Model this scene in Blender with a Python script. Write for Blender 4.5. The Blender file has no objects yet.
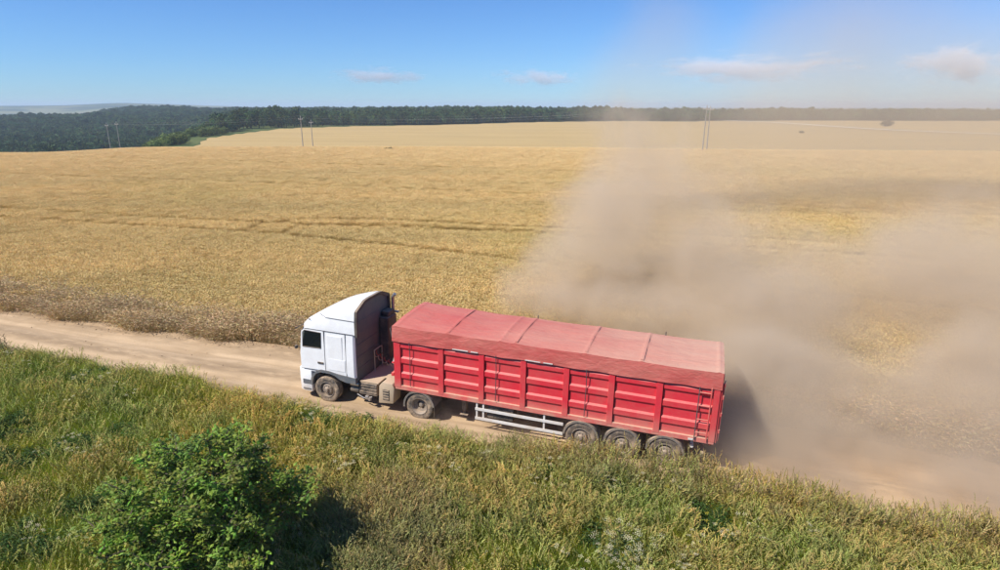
import bpy, bmesh, math, random
import numpy as np
from mathutils import Vector, Matrix

# ------------------------------------------------------------------ camera, light, exposure
R = math.radians
SC = bpy.context.scene
COL = SC.collection
CAM_H = 10.55
FPX = 620.0                       # focal length in pixels of a 1000 px wide frame
cam_d = bpy.data.cameras.new('camera'); cam = bpy.data.objects.new('camera', cam_d); COL.objects.link(cam)
cam_d.sensor_fit = 'HORIZONTAL'; cam_d.sensor_width = 36.0; cam_d.lens = 36.0*FPX/1000.0
cam_d.clip_start = 0.1; cam_d.clip_end = 60000
cam.location = (0, 0, CAM_H); cam.rotation_euler = (R(90-16.09), 0, 0)
SC.camera = cam

SUN_EL, SUN_AZ = 49.0, 242.0      # azimuth clockwise from +Y (the view direction)
w = bpy.data.worlds.new('World'); SC.world = w; w.use_nodes = True
nt = w.node_tree; bg = nt.nodes['Background']
sky = nt.nodes.new('ShaderNodeTexSky'); sky.sky_type = 'NISHITA'; sky.sun_disc = False
sky.sun_elevation = R(SUN_EL); sky.sun_rotation = R(SUN_AZ)
sky.altitude = 400; sky.air_density = 1.0; sky.dust_density = 0.0; sky.ozone_density = 4.0
tn = nt.nodes.new('ShaderNodeMix'); tn.data_type = 'RGBA'; tn.blend_type = 'MULTIPLY'; tn.inputs[0].default_value = 1.0
tn.inputs[7].default_value = (.56, .87, 1.30, 1)      # the deep saturated blue of a clear summer day
nt.links.new(sky.outputs[0], tn.inputs[6]); nt.links.new(tn.outputs[2], bg.inputs[0]); bg.inputs[1].default_value = 0.07
sl = bpy.data.lights.new('sun', 'SUN'); sl.energy = 4.2; sl.angle = R(0.53); sl.color = (1.0, 0.95, 0.87)
so = bpy.data.objects.new('sun', sl); COL.objects.link(so)
sd = Vector((math.sin(R(SUN_AZ))*math.cos(R(SUN_EL)), math.cos(R(SUN_AZ))*math.cos(R(SUN_EL)), math.sin(R(SUN_EL))))
so.rotation_euler = sd.to_track_quat('Z', 'Y').to_euler(); so.location = (0, 0, 60)
SC.view_settings.view_transform = 'Standard'; SC.view_settings.look = 'None'
SC.view_settings.exposure = 0.6; SC.view_settings.gamma = 1.0
SC.render.engine = 'CYCLES'
SC.cycles.max_bounces = 6; SC.cycles.diffuse_bounces = 3; SC.cycles.glossy_bounces = 2
SC.cycles.transmission_bounces = 3; SC.cycles.volume_bounces = 2; SC.cycles.transparent_max_bounces = 8
SC.cycles.use_denoising = True
rng = np.random.default_rng(7)

# ------------------------------------------------------------------ helpers: tags, materials, meshes
def tag(o, label=None, cat=None, group=None, kind=None):
    if label: o['label'] = label
    if cat: o['category'] = cat
    if group: o['group'] = group
    if kind: o['kind'] = kind
    return o

def empty(name, loc=(0, 0, 0), rot=(0, 0, 0)):
    o = bpy.data.objects.new(name, None); COL.objects.link(o); o.location = loc; o.rotation_euler = rot
    o.empty_display_size = .2
    return o

def link(name, me, mat=None, parent=None):
    o = bpy.data.objects.new(name, me); COL.objects.link(o)
    if mat is not None and not me.materials: me.materials.append(mat)
    if parent is not None: o.parent = parent
    return o

class N:
    """small node-tree writer"""
    def __init__(s, tree): s.t = tree
    def new(s, typ, **kw):
        n = s.t.nodes.new(typ)
        for k, v in kw.items(): setattr(n, k, v)
        return n
    def put(s, sock, v):
        if isinstance(v, bpy.types.NodeSocket): s.t.links.new(v, sock)
        elif v is not None: sock.default_value = v
    def m(s, op, a, b=None, c=None, clamp=False):
        n = s.new('ShaderNodeMath', operation=op, use_clamp=clamp)
        s.put(n.inputs[0], a); s.put(n.inputs[1], b); s.put(n.inputs[2], c)
        return n.outputs[0]
    def noise(s, vec, scale, detail=3, rough=.5, dist=0):
        n = s.new('ShaderNodeTexNoise'); s.put(n.inputs['Vector'], vec)
        n.inputs['Scale'].default_value = scale; n.inputs['Detail'].default_value = detail
        n.inputs['Roughness'].default_value = rough; n.inputs['Distortion'].default_value = dist
        return n.outputs[0]
    def ramp(s, v, a, b, lo=0., hi=1., smooth=True):
        n = s.new('ShaderNodeMapRange'); n.interpolation_type = 'SMOOTHSTEP' if smooth else 'LINEAR'
        s.put(n.inputs[0], v); n.inputs[1].default_value = a; n.inputs[2].default_value = b
        n.inputs[3].default_value = lo; n.inputs[4].default_value = hi
        return n.outputs[0]
    def mix(s, f, a, b, blend='MIX'):
        n = s.new('ShaderNodeMix', data_type='RGBA', blend_type=blend)
        s.put(n.inputs[0], f)
        for i, v in ((6, a), (7, b)):
            if isinstance(v, tuple): v = (*v[:3], 1)
            s.put(n.inputs[i], v)
        return n.outputs[2]
    def vmul(s, v, k):
        n = s.new('ShaderNodeVectorMath', operation='MULTIPLY'); s.put(n.inputs[0], v); n.inputs[1].default_value = k
        return n.outputs[0]
    def sep(s, v):
        n = s.new('ShaderNodeSeparateXYZ'); s.put(n.inputs[0], v); return n.outputs
    def pos(s): return s.new('ShaderNodeNewGeometry').outputs['Position']
    def normal(s): return s.new('ShaderNodeNewGeometry').outputs['Normal']
    def obj(s): return s.new('ShaderNodeTexCoord').outputs['Object']

def material(name):
    m = bpy.data.materials.new(name); m.use_nodes = True
    n = N(m.node_tree); b = m.node_tree.nodes['Principled BSDF']
    return m, n, b

DUST = (.50, .37, .25)
def paint(name, col, rough=.45, metal=0., dust=.25, dust_low=0., low=(0.2, 1.2), var=.12, up=.35, scale=3., bump=0., coat=0.):
    """painted / metal / rubber surface with blotchy road dust: everywhere, on upward faces, and low down"""
    m, n, b = material(name)
    p = n.pos(); ob = n.obj()
    big = n.noise(ob, scale, 4, .6); fine = n.noise(ob, scale*9, 3, .6)
    c = n.mix(n.ramp(big, .3, .7, 0, var), col, tuple(x*.6 for x in col))
    f = n.m('MULTIPLY', n.ramp(n.m('ADD', n.m('MULTIPLY', big, .7), n.m('MULTIPLY', fine, .3)), .35, .68), dust)
    nz = n.sep(n.normal())[2]
    f = n.m('ADD', f, n.m('MULTIPLY', n.ramp(nz, .3, .95), n.m('MULTIPLY', up, n.m('ADD', .5, fine))))
    if dust_low:
        z = n.sep(p)[2]
        f = n.m('ADD', f, n.m('MULTIPLY', n.ramp(z, low[0], low[1], 1, 0), n.m('MULTIPLY', dust_low, n.m('ADD', .55, n.m('MULTIPLY', big, .9)))))
    f = n.m('MINIMUM', f, .95)
    n.put(b.inputs['Base Color'], n.mix(f, c, DUST))
    n.put(b.inputs['Roughness'], n.m('ADD', rough, n.m('MULTIPLY', f, .5), clamp=True))
    b.inputs['Metallic'].default_value = metal
    if coat: b.inputs['Coat Weight'].default_value = coat; b.inputs['Coat Roughness'].default_value = .15
    if bump:
        bn = n.new('ShaderNodeBump'); bn.inputs['Strength'].default_value = .4; bn.inputs['Distance'].default_value = bump
        n.put(bn.inputs['Height'], n.noise(ob, scale*2.5, 4, .6)); n.put(b.inputs['Normal'], bn.outputs[0])
    return m

M = {}
M['white'] = paint('white_paint', (.86, .86, .86), .32, dust=.10, dust_low=.35, low=(.3, 1.15), up=.05, coat=.3)
M['cab_back'] = paint('cab_back_grey', (.08, .12, .12), .6, dust=.15, up=.2)
M['trim'] = paint('grey_trim', (.10, .115, .13), .6, dust=.25, up=.15)
M['black'] = paint('black_plastic', (.025, .025, .027), .6, dust=.25, up=.35)
M['red'] = paint('red_paint', (.64, .028, .045), .46, dust=.13, dust_low=.32, low=(.9, 1.6), up=.30, scale=1.3, bump=.02)
M['rail'] = paint('red_rail', (.64, .045, .055), .5, dust=.35, dust_low=.35, low=(.7, 1.6), up=.6, scale=2.5)
M['rubber'] = paint('tyre_rubber', (.045, .042, .04), .85, dust=.8, up=.3, scale=4, bump=.01)
M['rim'] = paint('steel_rim', (.22, .20, .18), .5, metal=.3, dust=.6, up=.3)
M['chassis'] = paint('chassis', (.03, .03, .03), .6, dust=.5, up=.5)
M['dusty'] = paint('dusty_steel', (.42, .33, .22), .6, dust=.8, up=.5)
M['guard'] = paint('guard_rail', (.68, .66, .62), .5, dust=.4, up=.3)
M['mud'] = paint('mudguard', (.10, .098, .095), .6, dust=.55, up=.55)
M['seam'] = paint('seam', (.06, .06, .065), .7, dust=.1, up=0)
M['alu'] = paint('aluminium', (.5, .5, .5), .35, metal=.8, dust=.35, up=.2)
M['lamp'] = paint('lamp_lens', (.6, .58, .52), .15, dust=.3, up=.1)
M['redlamp'] = paint('red_lens', (.45, .02, .02), .2, dust=.3, up=.1)
def glass():
    m, n, b = material('dark_glass')
    b.inputs['Base Color'].default_value = (.012, .014, .016, 1); b.inputs['Roughness'].default_value = .06
    b.inputs['IOR'].default_value = 1.5
    return m
M['glass'] = glass()
def clear_glass():
    m, n, b = material('tinted_side_glass')
    b.inputs['Base Color'].default_value = (.02, .025, .028, 1); b.inputs['Roughness'].default_value = .05
    tr = n.new('ShaderNodeBsdfTransparent'); tr.inputs[0].default_value = (.55, .6, .6, 1); mx = n.new('ShaderNodeMixShader'); mx.inputs[0].default_value = .42
    n.put(mx.inputs[1], tr.outputs[0]); n.put(mx.inputs[2], b.outputs[0]); n.put(m.node_tree.nodes['Material Output'].inputs[0], mx.outputs[0])
    return m
M['clear'] = clear_glass()
def tarp_mat():
    m, n, b = material('dusty_red_tarpaulin')
    ob = n.obj(); x, y, z = n.sep(ob)
    big = n.noise(n.vmul(ob, (.35, 1.1, 1)), 1.3, 5, .6); fine = n.noise(n.vmul(ob, (1, 3, 3)), 7, 4, .65)
    nz = n.sep(n.normal())[2]
    base = n.mix(big, (.45, .045, .042), (.55, .075, .065))
    rear = n.ramp(x, 2.0, 10.6, 0, .46, False)
    f = n.m('ADD', n.m('MULTIPLY', n.ramp(n.m('ADD', n.m('MULTIPLY', big, .6), n.m('MULTIPLY', fine, .4)), .3, .7), .24), .05)
    f = n.m('ADD', f, n.m('MULTIPLY', n.ramp(nz, .55, .95), n.m('ADD', .07, rear)))
    n.put(b.inputs['Base Color'], n.mix(n.m('MINIMUM', f, .9), base, (.56, .40, .28)))
    b.inputs['Roughness'].default_value = .62
    bn = n.new('ShaderNodeBump'); bn.inputs['Strength'].default_value = .7; bn.inputs['Distance'].default_value = .05
    n.put(bn.inputs['Height'], n.m('ADD', n.noise(n.vmul(ob, (.8, 2.2, 2)), 2.2, 4, .6, .6), n.m('MULTIPLY', fine, .2))); n.put(b.inputs['Normal'], bn.outputs[0])
    return m
M['tarp'] = tarp_mat()

def bm_box(bm, lo, hi, bev=0., mat=None):
    lo, hi = Vector(lo), Vector(hi)
    r = bmesh.ops.create_cube(bm, size=1.0)
    vs = r['verts']
    for v in vs:
        v.co = Vector([(lo[i]+hi[i])/2 + v.co[i]*(hi[i]-lo[i]) for i in range(3)])
    if bev:
        es = list({e for v in vs for e in v.link_edges})
        vs = bmesh.ops.bevel(bm, geom=es, offset=bev, segments=2, profile=.5, affect='EDGES')['verts']
    if mat is not None:
        for v in vs: v.co = mat @ v.co
    return vs

def bm_tube(bm, pts, rad, seg=8, cap=True):
    """tapered tube along points; rad number or list"""
    pts = [Vector(p) for p in pts]
    if not hasattr(rad, '__len__'): rad = [rad]*len(pts)
    rings = []
    for i, p in enumerate(pts):
        d = (pts[min(i+1, len(pts)-1)] - pts[max(i-1, 0)])
        d = d.normalized() if d.length else Vector((0, 0, 1))
        a = d.orthogonal().normalized()
        if rings:
            a = (prev - d*prev.dot(d)); a = a.normalized() if a.length > 1e-6 else d.orthogonal().normalized()
        prev = a; b = d.cross(a)
        rings.append([bm.verts.new(p + (a*math.cos(2*math.pi*k/seg) + b*math.sin(2*math.pi*k/seg))*rad[i]) for k in range(seg)])
    for r0, r1 in zip(rings, rings[1:]):
        for k in range(seg): bm.faces.new((r0[k], r0[(k+1) % seg], r1[(k+1) % seg], r1[k]))
    if cap:
        bm.faces.new(rings[0][::-1]); bm.faces.new(rings[-1])

def bm_lathe(bm, prof, axis='y', seg=40, center=(0, 0, 0)):
    """closed profile [(radius, along)] spun about the axis"""
    c = Vector(center); rings = []
    for k in range(seg):
        a = 2*math.pi*k/seg
        ring = []
        for r, h in prof:
            v = Vector((r*math.cos(a), h, r*math.sin(a))) if axis == 'y' else (Vector((r*math.cos(a), r*math.sin(a), h)) if axis == 'z' else Vector((h, r*math.cos(a), r*math.sin(a))))
            ring.append(bm.verts.new(c+v))
        rings.append(ring)
    n = len(prof)
    for k in range(seg):
        a, b = rings[k], rings[(k+1) % seg]
        for i in range(n):
            j = (i+1) % n
            bm.faces.new((a[i], a[j], b[j], b[i]))

def bm_prism(bm, poly, a0, a1, axis='y'):
    """polygon in the plane across `axis`, extruded from a0 to a1"""
    def P(p, a):
        return {'y': (p[0], a, p[1]), 'x': (a, p[0], p[1]), 'z': (p[0], p[1], a)}[axis]
    A = [bm.verts.new(P(p, a0)) for p in poly]; B = [bm.verts.new(P(p, a1)) for p in poly]
    n = len(poly)
    bm.faces.new(A); bm.faces.new(B[::-1])
    for i in range(n): bm.faces.new((A[i], B[i], B[(i+1) % n], A[(i+1) % n]))

def build(name, fn, mat, parent=None, smooth=None):
    bm = bmesh.new(); fn(bm)
    bmesh.ops.recalc_face_normals(bm, faces=bm.faces)
    me = bpy.data.meshes.new(name); bm.to_mesh(me); bm.free()
    me.materials.append(mat)
    if smooth is not None:
        for p in me.polygons: p.use_smooth = True
        me.set_sharp_from_angle(angle=R(smooth))
    return link(name, me, None, parent)

def box(name, lo, hi, mat, parent, bev=.01):
    return build(name, lambda bm: bm_box(bm, lo, hi, bev), mat, parent)

def np_mesh(name, V, F, mat=None, col=None, smooth=False):
    me = bpy.data.meshes.new(name); me.from_pydata(V, [], F)
    if col is not None:
        a = me.color_attributes.new('Col', 'FLOAT_COLOR', 'POINT')
        a.data.foreach_set('color', np.hstack([np.asarray(col), np.ones((len(col), 1))]).astype(np.float32).ravel())
    if mat: me.materials.append(mat)
    if smooth: me.polygons.foreach_set('use_smooth', np.ones(len(me.polygons), bool))
    return me

# ------------------------------------------------------------------ the lie of the land
TH = R(71.3)
AX = np.array([math.sin(TH), -math.cos(TH)]); LAT = np.array([math.cos(TH), math.sin(TH)]); ORG = np.array([-3.69, 19.83])
ROTZ = math.atan2(AX[1], AX[0])
def st(x, y): return (x-ORG[0])*AX[0]+(y-ORG[1])*AX[1], (x-ORG[0])*LAT[0]+(y-ORG[1])*LAT[1]
def xy(s, t): return ORG[0]+s*AX[0]+t*LAT[0], ORG[1]+s*AX[1]+t*LAT[1]
def sstep(v, a, b):
    q = np.clip((v-a)/(b-a), 0, 1); return q*q*(3-2*q)
MID = ([-9e3, 0, 110, 150, 172, 205, 300, 400, 480, 560, 700, 1000, 2000, 9000], [0, 0, .3, .1, -1.2, -4.6, -4.2, -3.2, -2.5, -4.2, -5, -5, -4, -4])
LEFT = ([-9e3, 0, 110, 145, 175, 215, 260, 330, 500, 800, 1100, 1600, 3000, 9000], [0, 0, 0, -.4, -3, -11, -18, -23, -23, -10, -2, -2, -4, -4])
def smooth_interp(v, tab):
    return sum(np.interp(v*k, *tab) for k in (.95, .975, 1.0, 1.025, 1.05))/5
def back_edge(x): return 480+np.clip((x+60)/170, 0, 1)*130
def left_edge(y): return np.interp(y, [150, 200, 300, 400, 450, 482], [-84, -102, -138, -134, -104, -60])
def terrain(x, y):
    x = np.asarray(x, float); y = np.asarray(y, float)
    s, t = st(x, y)
    sp = 2.2*np.log1p(np.exp(np.clip(s, -60, 60)/2.2)); sp = 45*np.tanh(sp/45)
    w = 1/(1+(np.maximum(np.abs(t-2)-4, 0)/30)**2)
    z = -.031*sp*w
    bank = sstep(-t, .9, 2.4)*(1-sstep(-t, 4, 9))
    z = z + .16*bank*sstep(s, 1, 9)
    yy = np.where(y > 205, 205+(y-205)*275/(back_edge(x)-205), y)
    zm = smooth_interp(yy, MID); zl = smooth_interp(y, LEFT)
    xb = np.interp(y, [140, 200, 300, 400, 600, 1000, 4000], [-95, -128, -168, -175, -260, -440, -1800])
    wl = sstep(xb+18-x, 0, 22+.05*np.abs(y))
    z = z+zm*(1-wl)+zl*wl
    wll = sstep(-x/np.maximum(y, 1.), .56, .70)*sstep(y, 700, 1000)
    z = z*(1-wll)+wll*np.interp(y, [700, 900, 1300, 2200, 9000], [-17, -19, -24, -26, -20])
    z = z+39*np.exp(-((x+2350)/900)**2-((y-3300)/700)**2)+9*np.exp(-((x+900)/1300)**2-((y-5200)/900)**2)
    far = sstep(np.hypot(x, y), 30, 140)
    z = z+far*(.35*np.sin(x*.021+y*.013)+.25*np.sin(x*.011-y*.03+1.7))
    z = z+.03*np.sin(x*.9+.3)*np.sin(y*.77)*sstep(-t, 1.5, 3)
    return z
def tz(x, y): return float(terrain(x, y))

def in_field_two(x, y):
    return (y > 196) & (x > left_edge(np.clip(y, 150, 482))) & (y < back_edge(x))

# ground: one sheet, rings growing outwards from below the camera
def make_ground():
    radii = np.concatenate([[0.6], np.geomspace(2, 9000, 230)])
    azs = np.concatenate([np.arange(-60, 60, .5), np.arange(60, 300, 4.)])
    A, Rr = np.meshgrid(np.radians(azs), radii)
    X = Rr*np.sin(A); Y = Rr*np.cos(A)
    s, t = st(X, Y)
    Z = terrain(X, Y)
    V = np.stack([X.ravel(), Y.ravel(), Z.ravel()], 1)
    na, nr = len(azs), len(radii)
    F = []
    for i in range(nr-1):
        a = i*na; b = a+na
        F += [(a+k, a+(k+1) % na, b+(k+1) % na, b+k) for k in range(na)]
    F.append(tuple(range(na))[::-1])
    V = V.tolist()
    me = np_mesh('ground', V, F, None, None, True)
    x, y = X.ravel(), Y.ravel(); ss, tt = s.ravel(), t.ravel()
    wheat = ((tt > 3.8) & (y < 196) & ((y < 178) | (x > left_edge(np.clip(y, 150, 482))+2)))*1. + in_field_two(x, y)*1.
    wheat = np.clip(wheat, 0, 1)
    stub = in_field_two(x, y)*1.
    scrub = ((x < left_edge(np.clip(y, 150, 482))) & (y > 178) & (y < 520))*1.
    for nm, arr in (('wheat', wheat), ('stubble', stub), ('scrub', scrub)):
        at = me.attributes.new(nm, 'FLOAT', 'POINT'); at.data.foreach_set('value', arr.astype(np.float32))
    return me

def ground_mat():
    m, n, b = material('countryside')
    at = lambda k: n.new('ShaderNodeAttribute', attribute_name=k).outputs['Fac']
    p = n.pos(); x, y, z = n.sep(p)
    big = n.noise(p, .02, 4, .6); mid = n.noise(p, .35, 4, .6); fine = n.noise(p, 6, 4, .65)
    streak = n.noise(n.vmul(p, (.012, .16, .1)), 1.0, 5, .62)
    soil = n.mix(fine, (.075, .05, .028), (.15, .11, .06))
    meadow = n.mix(mid, (.05, .06, .018), (.10, .09, .03)); meadow = n.mix(n.ramp(fine, .4, .7), meadow, soil)
    w1 = n.mix(n.ramp(streak, .3, .7), (.48, .345, .15), (.60, .45, .21)); w1 = n.mix(n.ramp(fine, .35, .65, 0, .35), w1, (.33, .21, .08))
    w2 = n.mix(n.ramp(streak, .3, .7), (.42, .295, .125), (.48, .345, .155)); w2 = n.mix(n.ramp(big, .45, .75, 0, .35), w2, (.37, .27, .13))
    farp = n.noise(n.vmul(p, (.0016, .0028, .001)), 1.0, 3, .5)
    wood = n.mix(mid, (.020, .036, .018), (.045, .07, .03))
    pale = n.mix(n.noise(p, .0035, 2), (.26, .21, .10), (.12, .16, .06))
    fary = n.ramp(n.m('ABSOLUTE', y), 1250, 1500)
    farc = n.mix(n.ramp(farp, .50, .53), wood, pale)
    scr = n.mix(n.ramp(n.noise(p, .06, 4, .6), .35, .65), (.05, .085, .025), (.13, .15, .05))
    near = n.mix(n.ramp(n.m('ABSOLUTE', y), 190, 210), meadow, wood)
    c = n.mix(fary, near, farc); c = n.mix(at('scrub'), c, scr)
    wv = n.mix(n.ramp(at('stubble'), .4, .6), w1, w2)
    c = n.mix(n.ramp(at('wheat'), .4, .6), c, wv)
    n.put(b.inputs['Base Color'], c); b.inputs['Roughness'].default_value = .95; b.inputs['Specular IOR Level'].default_value = .1
    bn = n.new('ShaderNodeBump'); bn.inputs['Strength'].default_value = .6; bn.inputs['Distance'].default_value = .25
    n.put(bn.inputs['Height'], n.m('ADD', n.m('MULTIPLY', fine, .5), mid)); n.put(b.inputs['Normal'], bn.outputs[0])
    return m
ground = link('ground', make_ground(), ground_mat())
tag(ground, 'rolling ground under the wheat fields and the grassy verge', 'ground', kind='structure')

# ------------------------------------------------------------------ dirt road
def vnoise(x, y, seed=0):
    """cheap smooth value noise"""
    r = np.random.default_rng(seed); tab = r.random((256, 256))
    xi = np.floor(x).astype(int); yi = np.floor(y).astype(int); fx = x-xi; fy = y-yi
    fx = fx*fx*(3-2*fx); fy = fy*fy*(3-2*fy)
    g = lambda a, b: tab[a % 256, b % 256]
    return (g(xi, yi)*(1-fx)+g(xi+1, yi)*fx)*(1-fy)+(g(xi, yi+1)*(1-fx)+g(xi+1, yi+1)*fx)*fy
def road_rel(s, t):
    rut = -.055*(np.exp(-((t-.45)/.33)**2)+np.exp(-((t-2.1)/.33)**2))
    z = .085+rut+.03*np.exp(-((t-1.3)/.4)**2)
    z = z+.045*(vnoise(s*.7, t*1.6, 3)-.5)+.03*(vnoise(s*2.4, t*5, 4)-.5)
    z = z+.09*np.exp(-((t-3.75)/.28)**2)*(.3+vnoise(s*2.3, t*4, 5))
    edge = np.maximum(sstep(-t, .7, 1.25), sstep(t, 4.0, 4.5))
    t = t+.6*sstep(-s, 4, 15)*sstep(t, 2.6, 3.2)
    return z*(1-edge)-.06*edge
def road_z(s, t):
    x, y = xy(s, t); return float(terrain(x, y)+road_rel(np.array(s), np.array(t)))
def make_road():
    sv = np.concatenate([np.arange(-170, -30, 1.2), np.arange(-30, 32, .22), np.arange(32, 160, 1.2)])
    tv = np.linspace(-1.3, 4.6, 46)
    S, T = np.meshgrid(sv, tv, indexing='ij')
    X, Y = xy(S, T); Z = terrain(X, Y)+road_rel(S, T)
    n = len(tv)
    V = np.stack([X.ravel(), Y.ravel(), Z.ravel()], 1).tolist()
    F = [(i*n+j, i*n+j+1, (i+1)*n+j+1, (i+1)*n+j) for i in range(len(sv)-1) for j in range(n-1)]
    me = np_mesh('dirt_road', V, F, None, None, True)
    return me
def gauss(n, x, c, w_): 
    q = n.m('DIVIDE', n.m('SUBTRACT', x, c), w_); return n.m('EXPONENT', n.m('MULTIPLY', n.m('MULTIPLY', q, q), -1.))
def road_mat():
    m, n, b = material('packed_dirt')
    ob = n.pos()
    mp = n.new('ShaderNodeMapping', vector_type='POINT'); n.put(mp.inputs[0], ob); mp.inputs['Rotation'].default_value = (0, 0, -ROTZ)
    r = n.vmul(mp.outputs[0], (.12, 1.6, 1))
    streak = n.noise(r, 1.6, 5, .6); blot = n.noise(ob, .8, 4, .6); fine = n.noise(ob, 14, 4, .7)
    c = n.mix(n.ramp(streak, .3, .7), (.40, .28, .165), (.56, .405, .25))
    c = n.mix(n.ramp(blot, .45, .75, 0, .5), c, (.34, .235, .135))
    c = n.mix(n.ramp(fine, .5, .75, 0, .4), c, (.36, .25, .16))
    rt = n.m('SUBTRACT', n.sep(mp.outputs[0])[1], float(ORG[0]*LAT[0]+ORG[1]*LAT[1]))
    wob = n.m('ADD', rt, n.m('MULTIPLY', n.m('SUBTRACT', n.noise(n.vmul(mp.outputs[0], (.06, .2, 1)), 1, 2), .5), 1.2))
    loose = n.m('ADD', gauss(n, wob, 1.28, .34), n.m('ADD', gauss(n, wob, -.35, .3), gauss(n, wob, 3.3, .5)))
    loose = n.m('MULTIPLY', loose, n.ramp(n.noise(n.vmul(mp.outputs[0], (.5, 1.5, 1)), 2.2, 4, .65), .3, .62))
    c = n.mix(n.m('MULTIPLY', loose, .8), c, (.27, .19, .115))
    n.put(b.inputs['Base Color'], c); b.inputs['Roughness'].default_value = .95; b.inputs['Specular IOR Level'].default_value = .1
    bn = n.new('ShaderNodeBump'); bn.inputs['Strength'].default_value = .7; bn.inputs['Distance'].default_value = .04
    n.put(bn.inputs['Height'], n.m('ADD', streak, n.m('MULTIPLY', fine, .4))); n.put(b.inputs['Normal'], bn.outputs[0])
    return m
M['road'] = road_mat()
road = link('dirt_road', make_road(), M['road']); tag(road, 'pale packed dirt road between meadow and wheat field', 'road', kind='structure')

def make_track():
    pts = np.array([(214, 635), (226, 590), (236, 540), (239, 470), (252, 405), (272, 346), (288, 300), (312, 235)], float)
    k = np.linspace(0, len(pts)-1, 120); P = np.stack([np.interp(k, range(len(pts)), pts[:, i]) for i in (0, 1)], 1)
    for _ in range(12): P[1:-1] = (P[:-2]+P[1:-1]*2+P[2:])/4
    d = np.gradient(P, axis=0); d /= np.linalg.norm(d, axis=1)[:, None]; nrm = np.stack([-d[:, 1], d[:, 0]], 1)
    V = []; F = []
    for i in range(len(P)):
        for o in (-3.4, -1.1, 1.1, 3.4):
            q = P[i]+nrm[i]*o; V.append((q[0], q[1], tz(*q)+.35))
    for i in range(len(P)-1):
        for j in range(3): F.append((i*4+j, i*4+j+1, i*4+j+5, i*4+j+4))
    return np_mesh('farm_track', V, F, None, None, True)
m_, n_, b_ = material('chalky_track'); n_.put(b_.inputs['Base Color'], n_.mix(n_.noise(n_.pos(), .3, 3), (.66, .58, .46), (.8, .74, .62))); b_.inputs['Roughness'].default_value = .95
tag(link('farm_track', make_track(), m_), 'pale farm track crossing the far wheat field', 'track', kind='structure')

# ------------------------------------------------------------------ plant materials and scattering
def plant_mat(name, tint_a, tint_b, scale=.25, trans=.3, rnd=.35, rough=.75, tint_c=None, far=None):
    m, n, b = material(name)
    col = n.new('ShaderNodeAttribute', attribute_name='Col').outputs['Color']
    p = n.pos(); nz = n.noise(n.vmul(p, (.16, 1, 1)) if far else p, scale, 4, .6)
    t = n.mix(n.ramp(nz, .32, .68), tint_a, tint_b)
    if tint_c: t = n.mix(n.ramp(n.noise(p, scale*.37, 3, .55), .48, .68), t, tint_c)
    if far: t = n.mix(n.ramp(n.m('ADD', n.sep(p)[1], n.m('MULTIPLY', nz, 30.)), 45, 165), t, far)  # distant haze painted into the plant colour: paler towards the far crest
    rv = n.new('ShaderNodeObjectInfo').outputs['Random']
    t = n.mix(1.0, t, n.mix(rv, (1-rnd,)*3, (1+rnd,)*3), 'MULTIPLY')
    c = n.mix(1.0, col, t, 'MULTIPLY')
    n.put(b.inputs['Base Color'], c); b.inputs['Roughness'].default_value = rough; b.inputs['Specular IOR Level'].default_value = .25
    tr = n.new('ShaderNodeBsdfTranslucent'); n.put(tr.inputs['Color'], c)
    mx = n.new('ShaderNodeMixShader'); mx.inputs[0].default_value = trans
    out = m.node_tree.nodes['Material Output']
    n.put(mx.inputs[1], b.outputs[0]); n.put(mx.inputs[2], tr.outputs[0]); n.put(out.inputs[0], mx.outputs[0])
    return m

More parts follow.
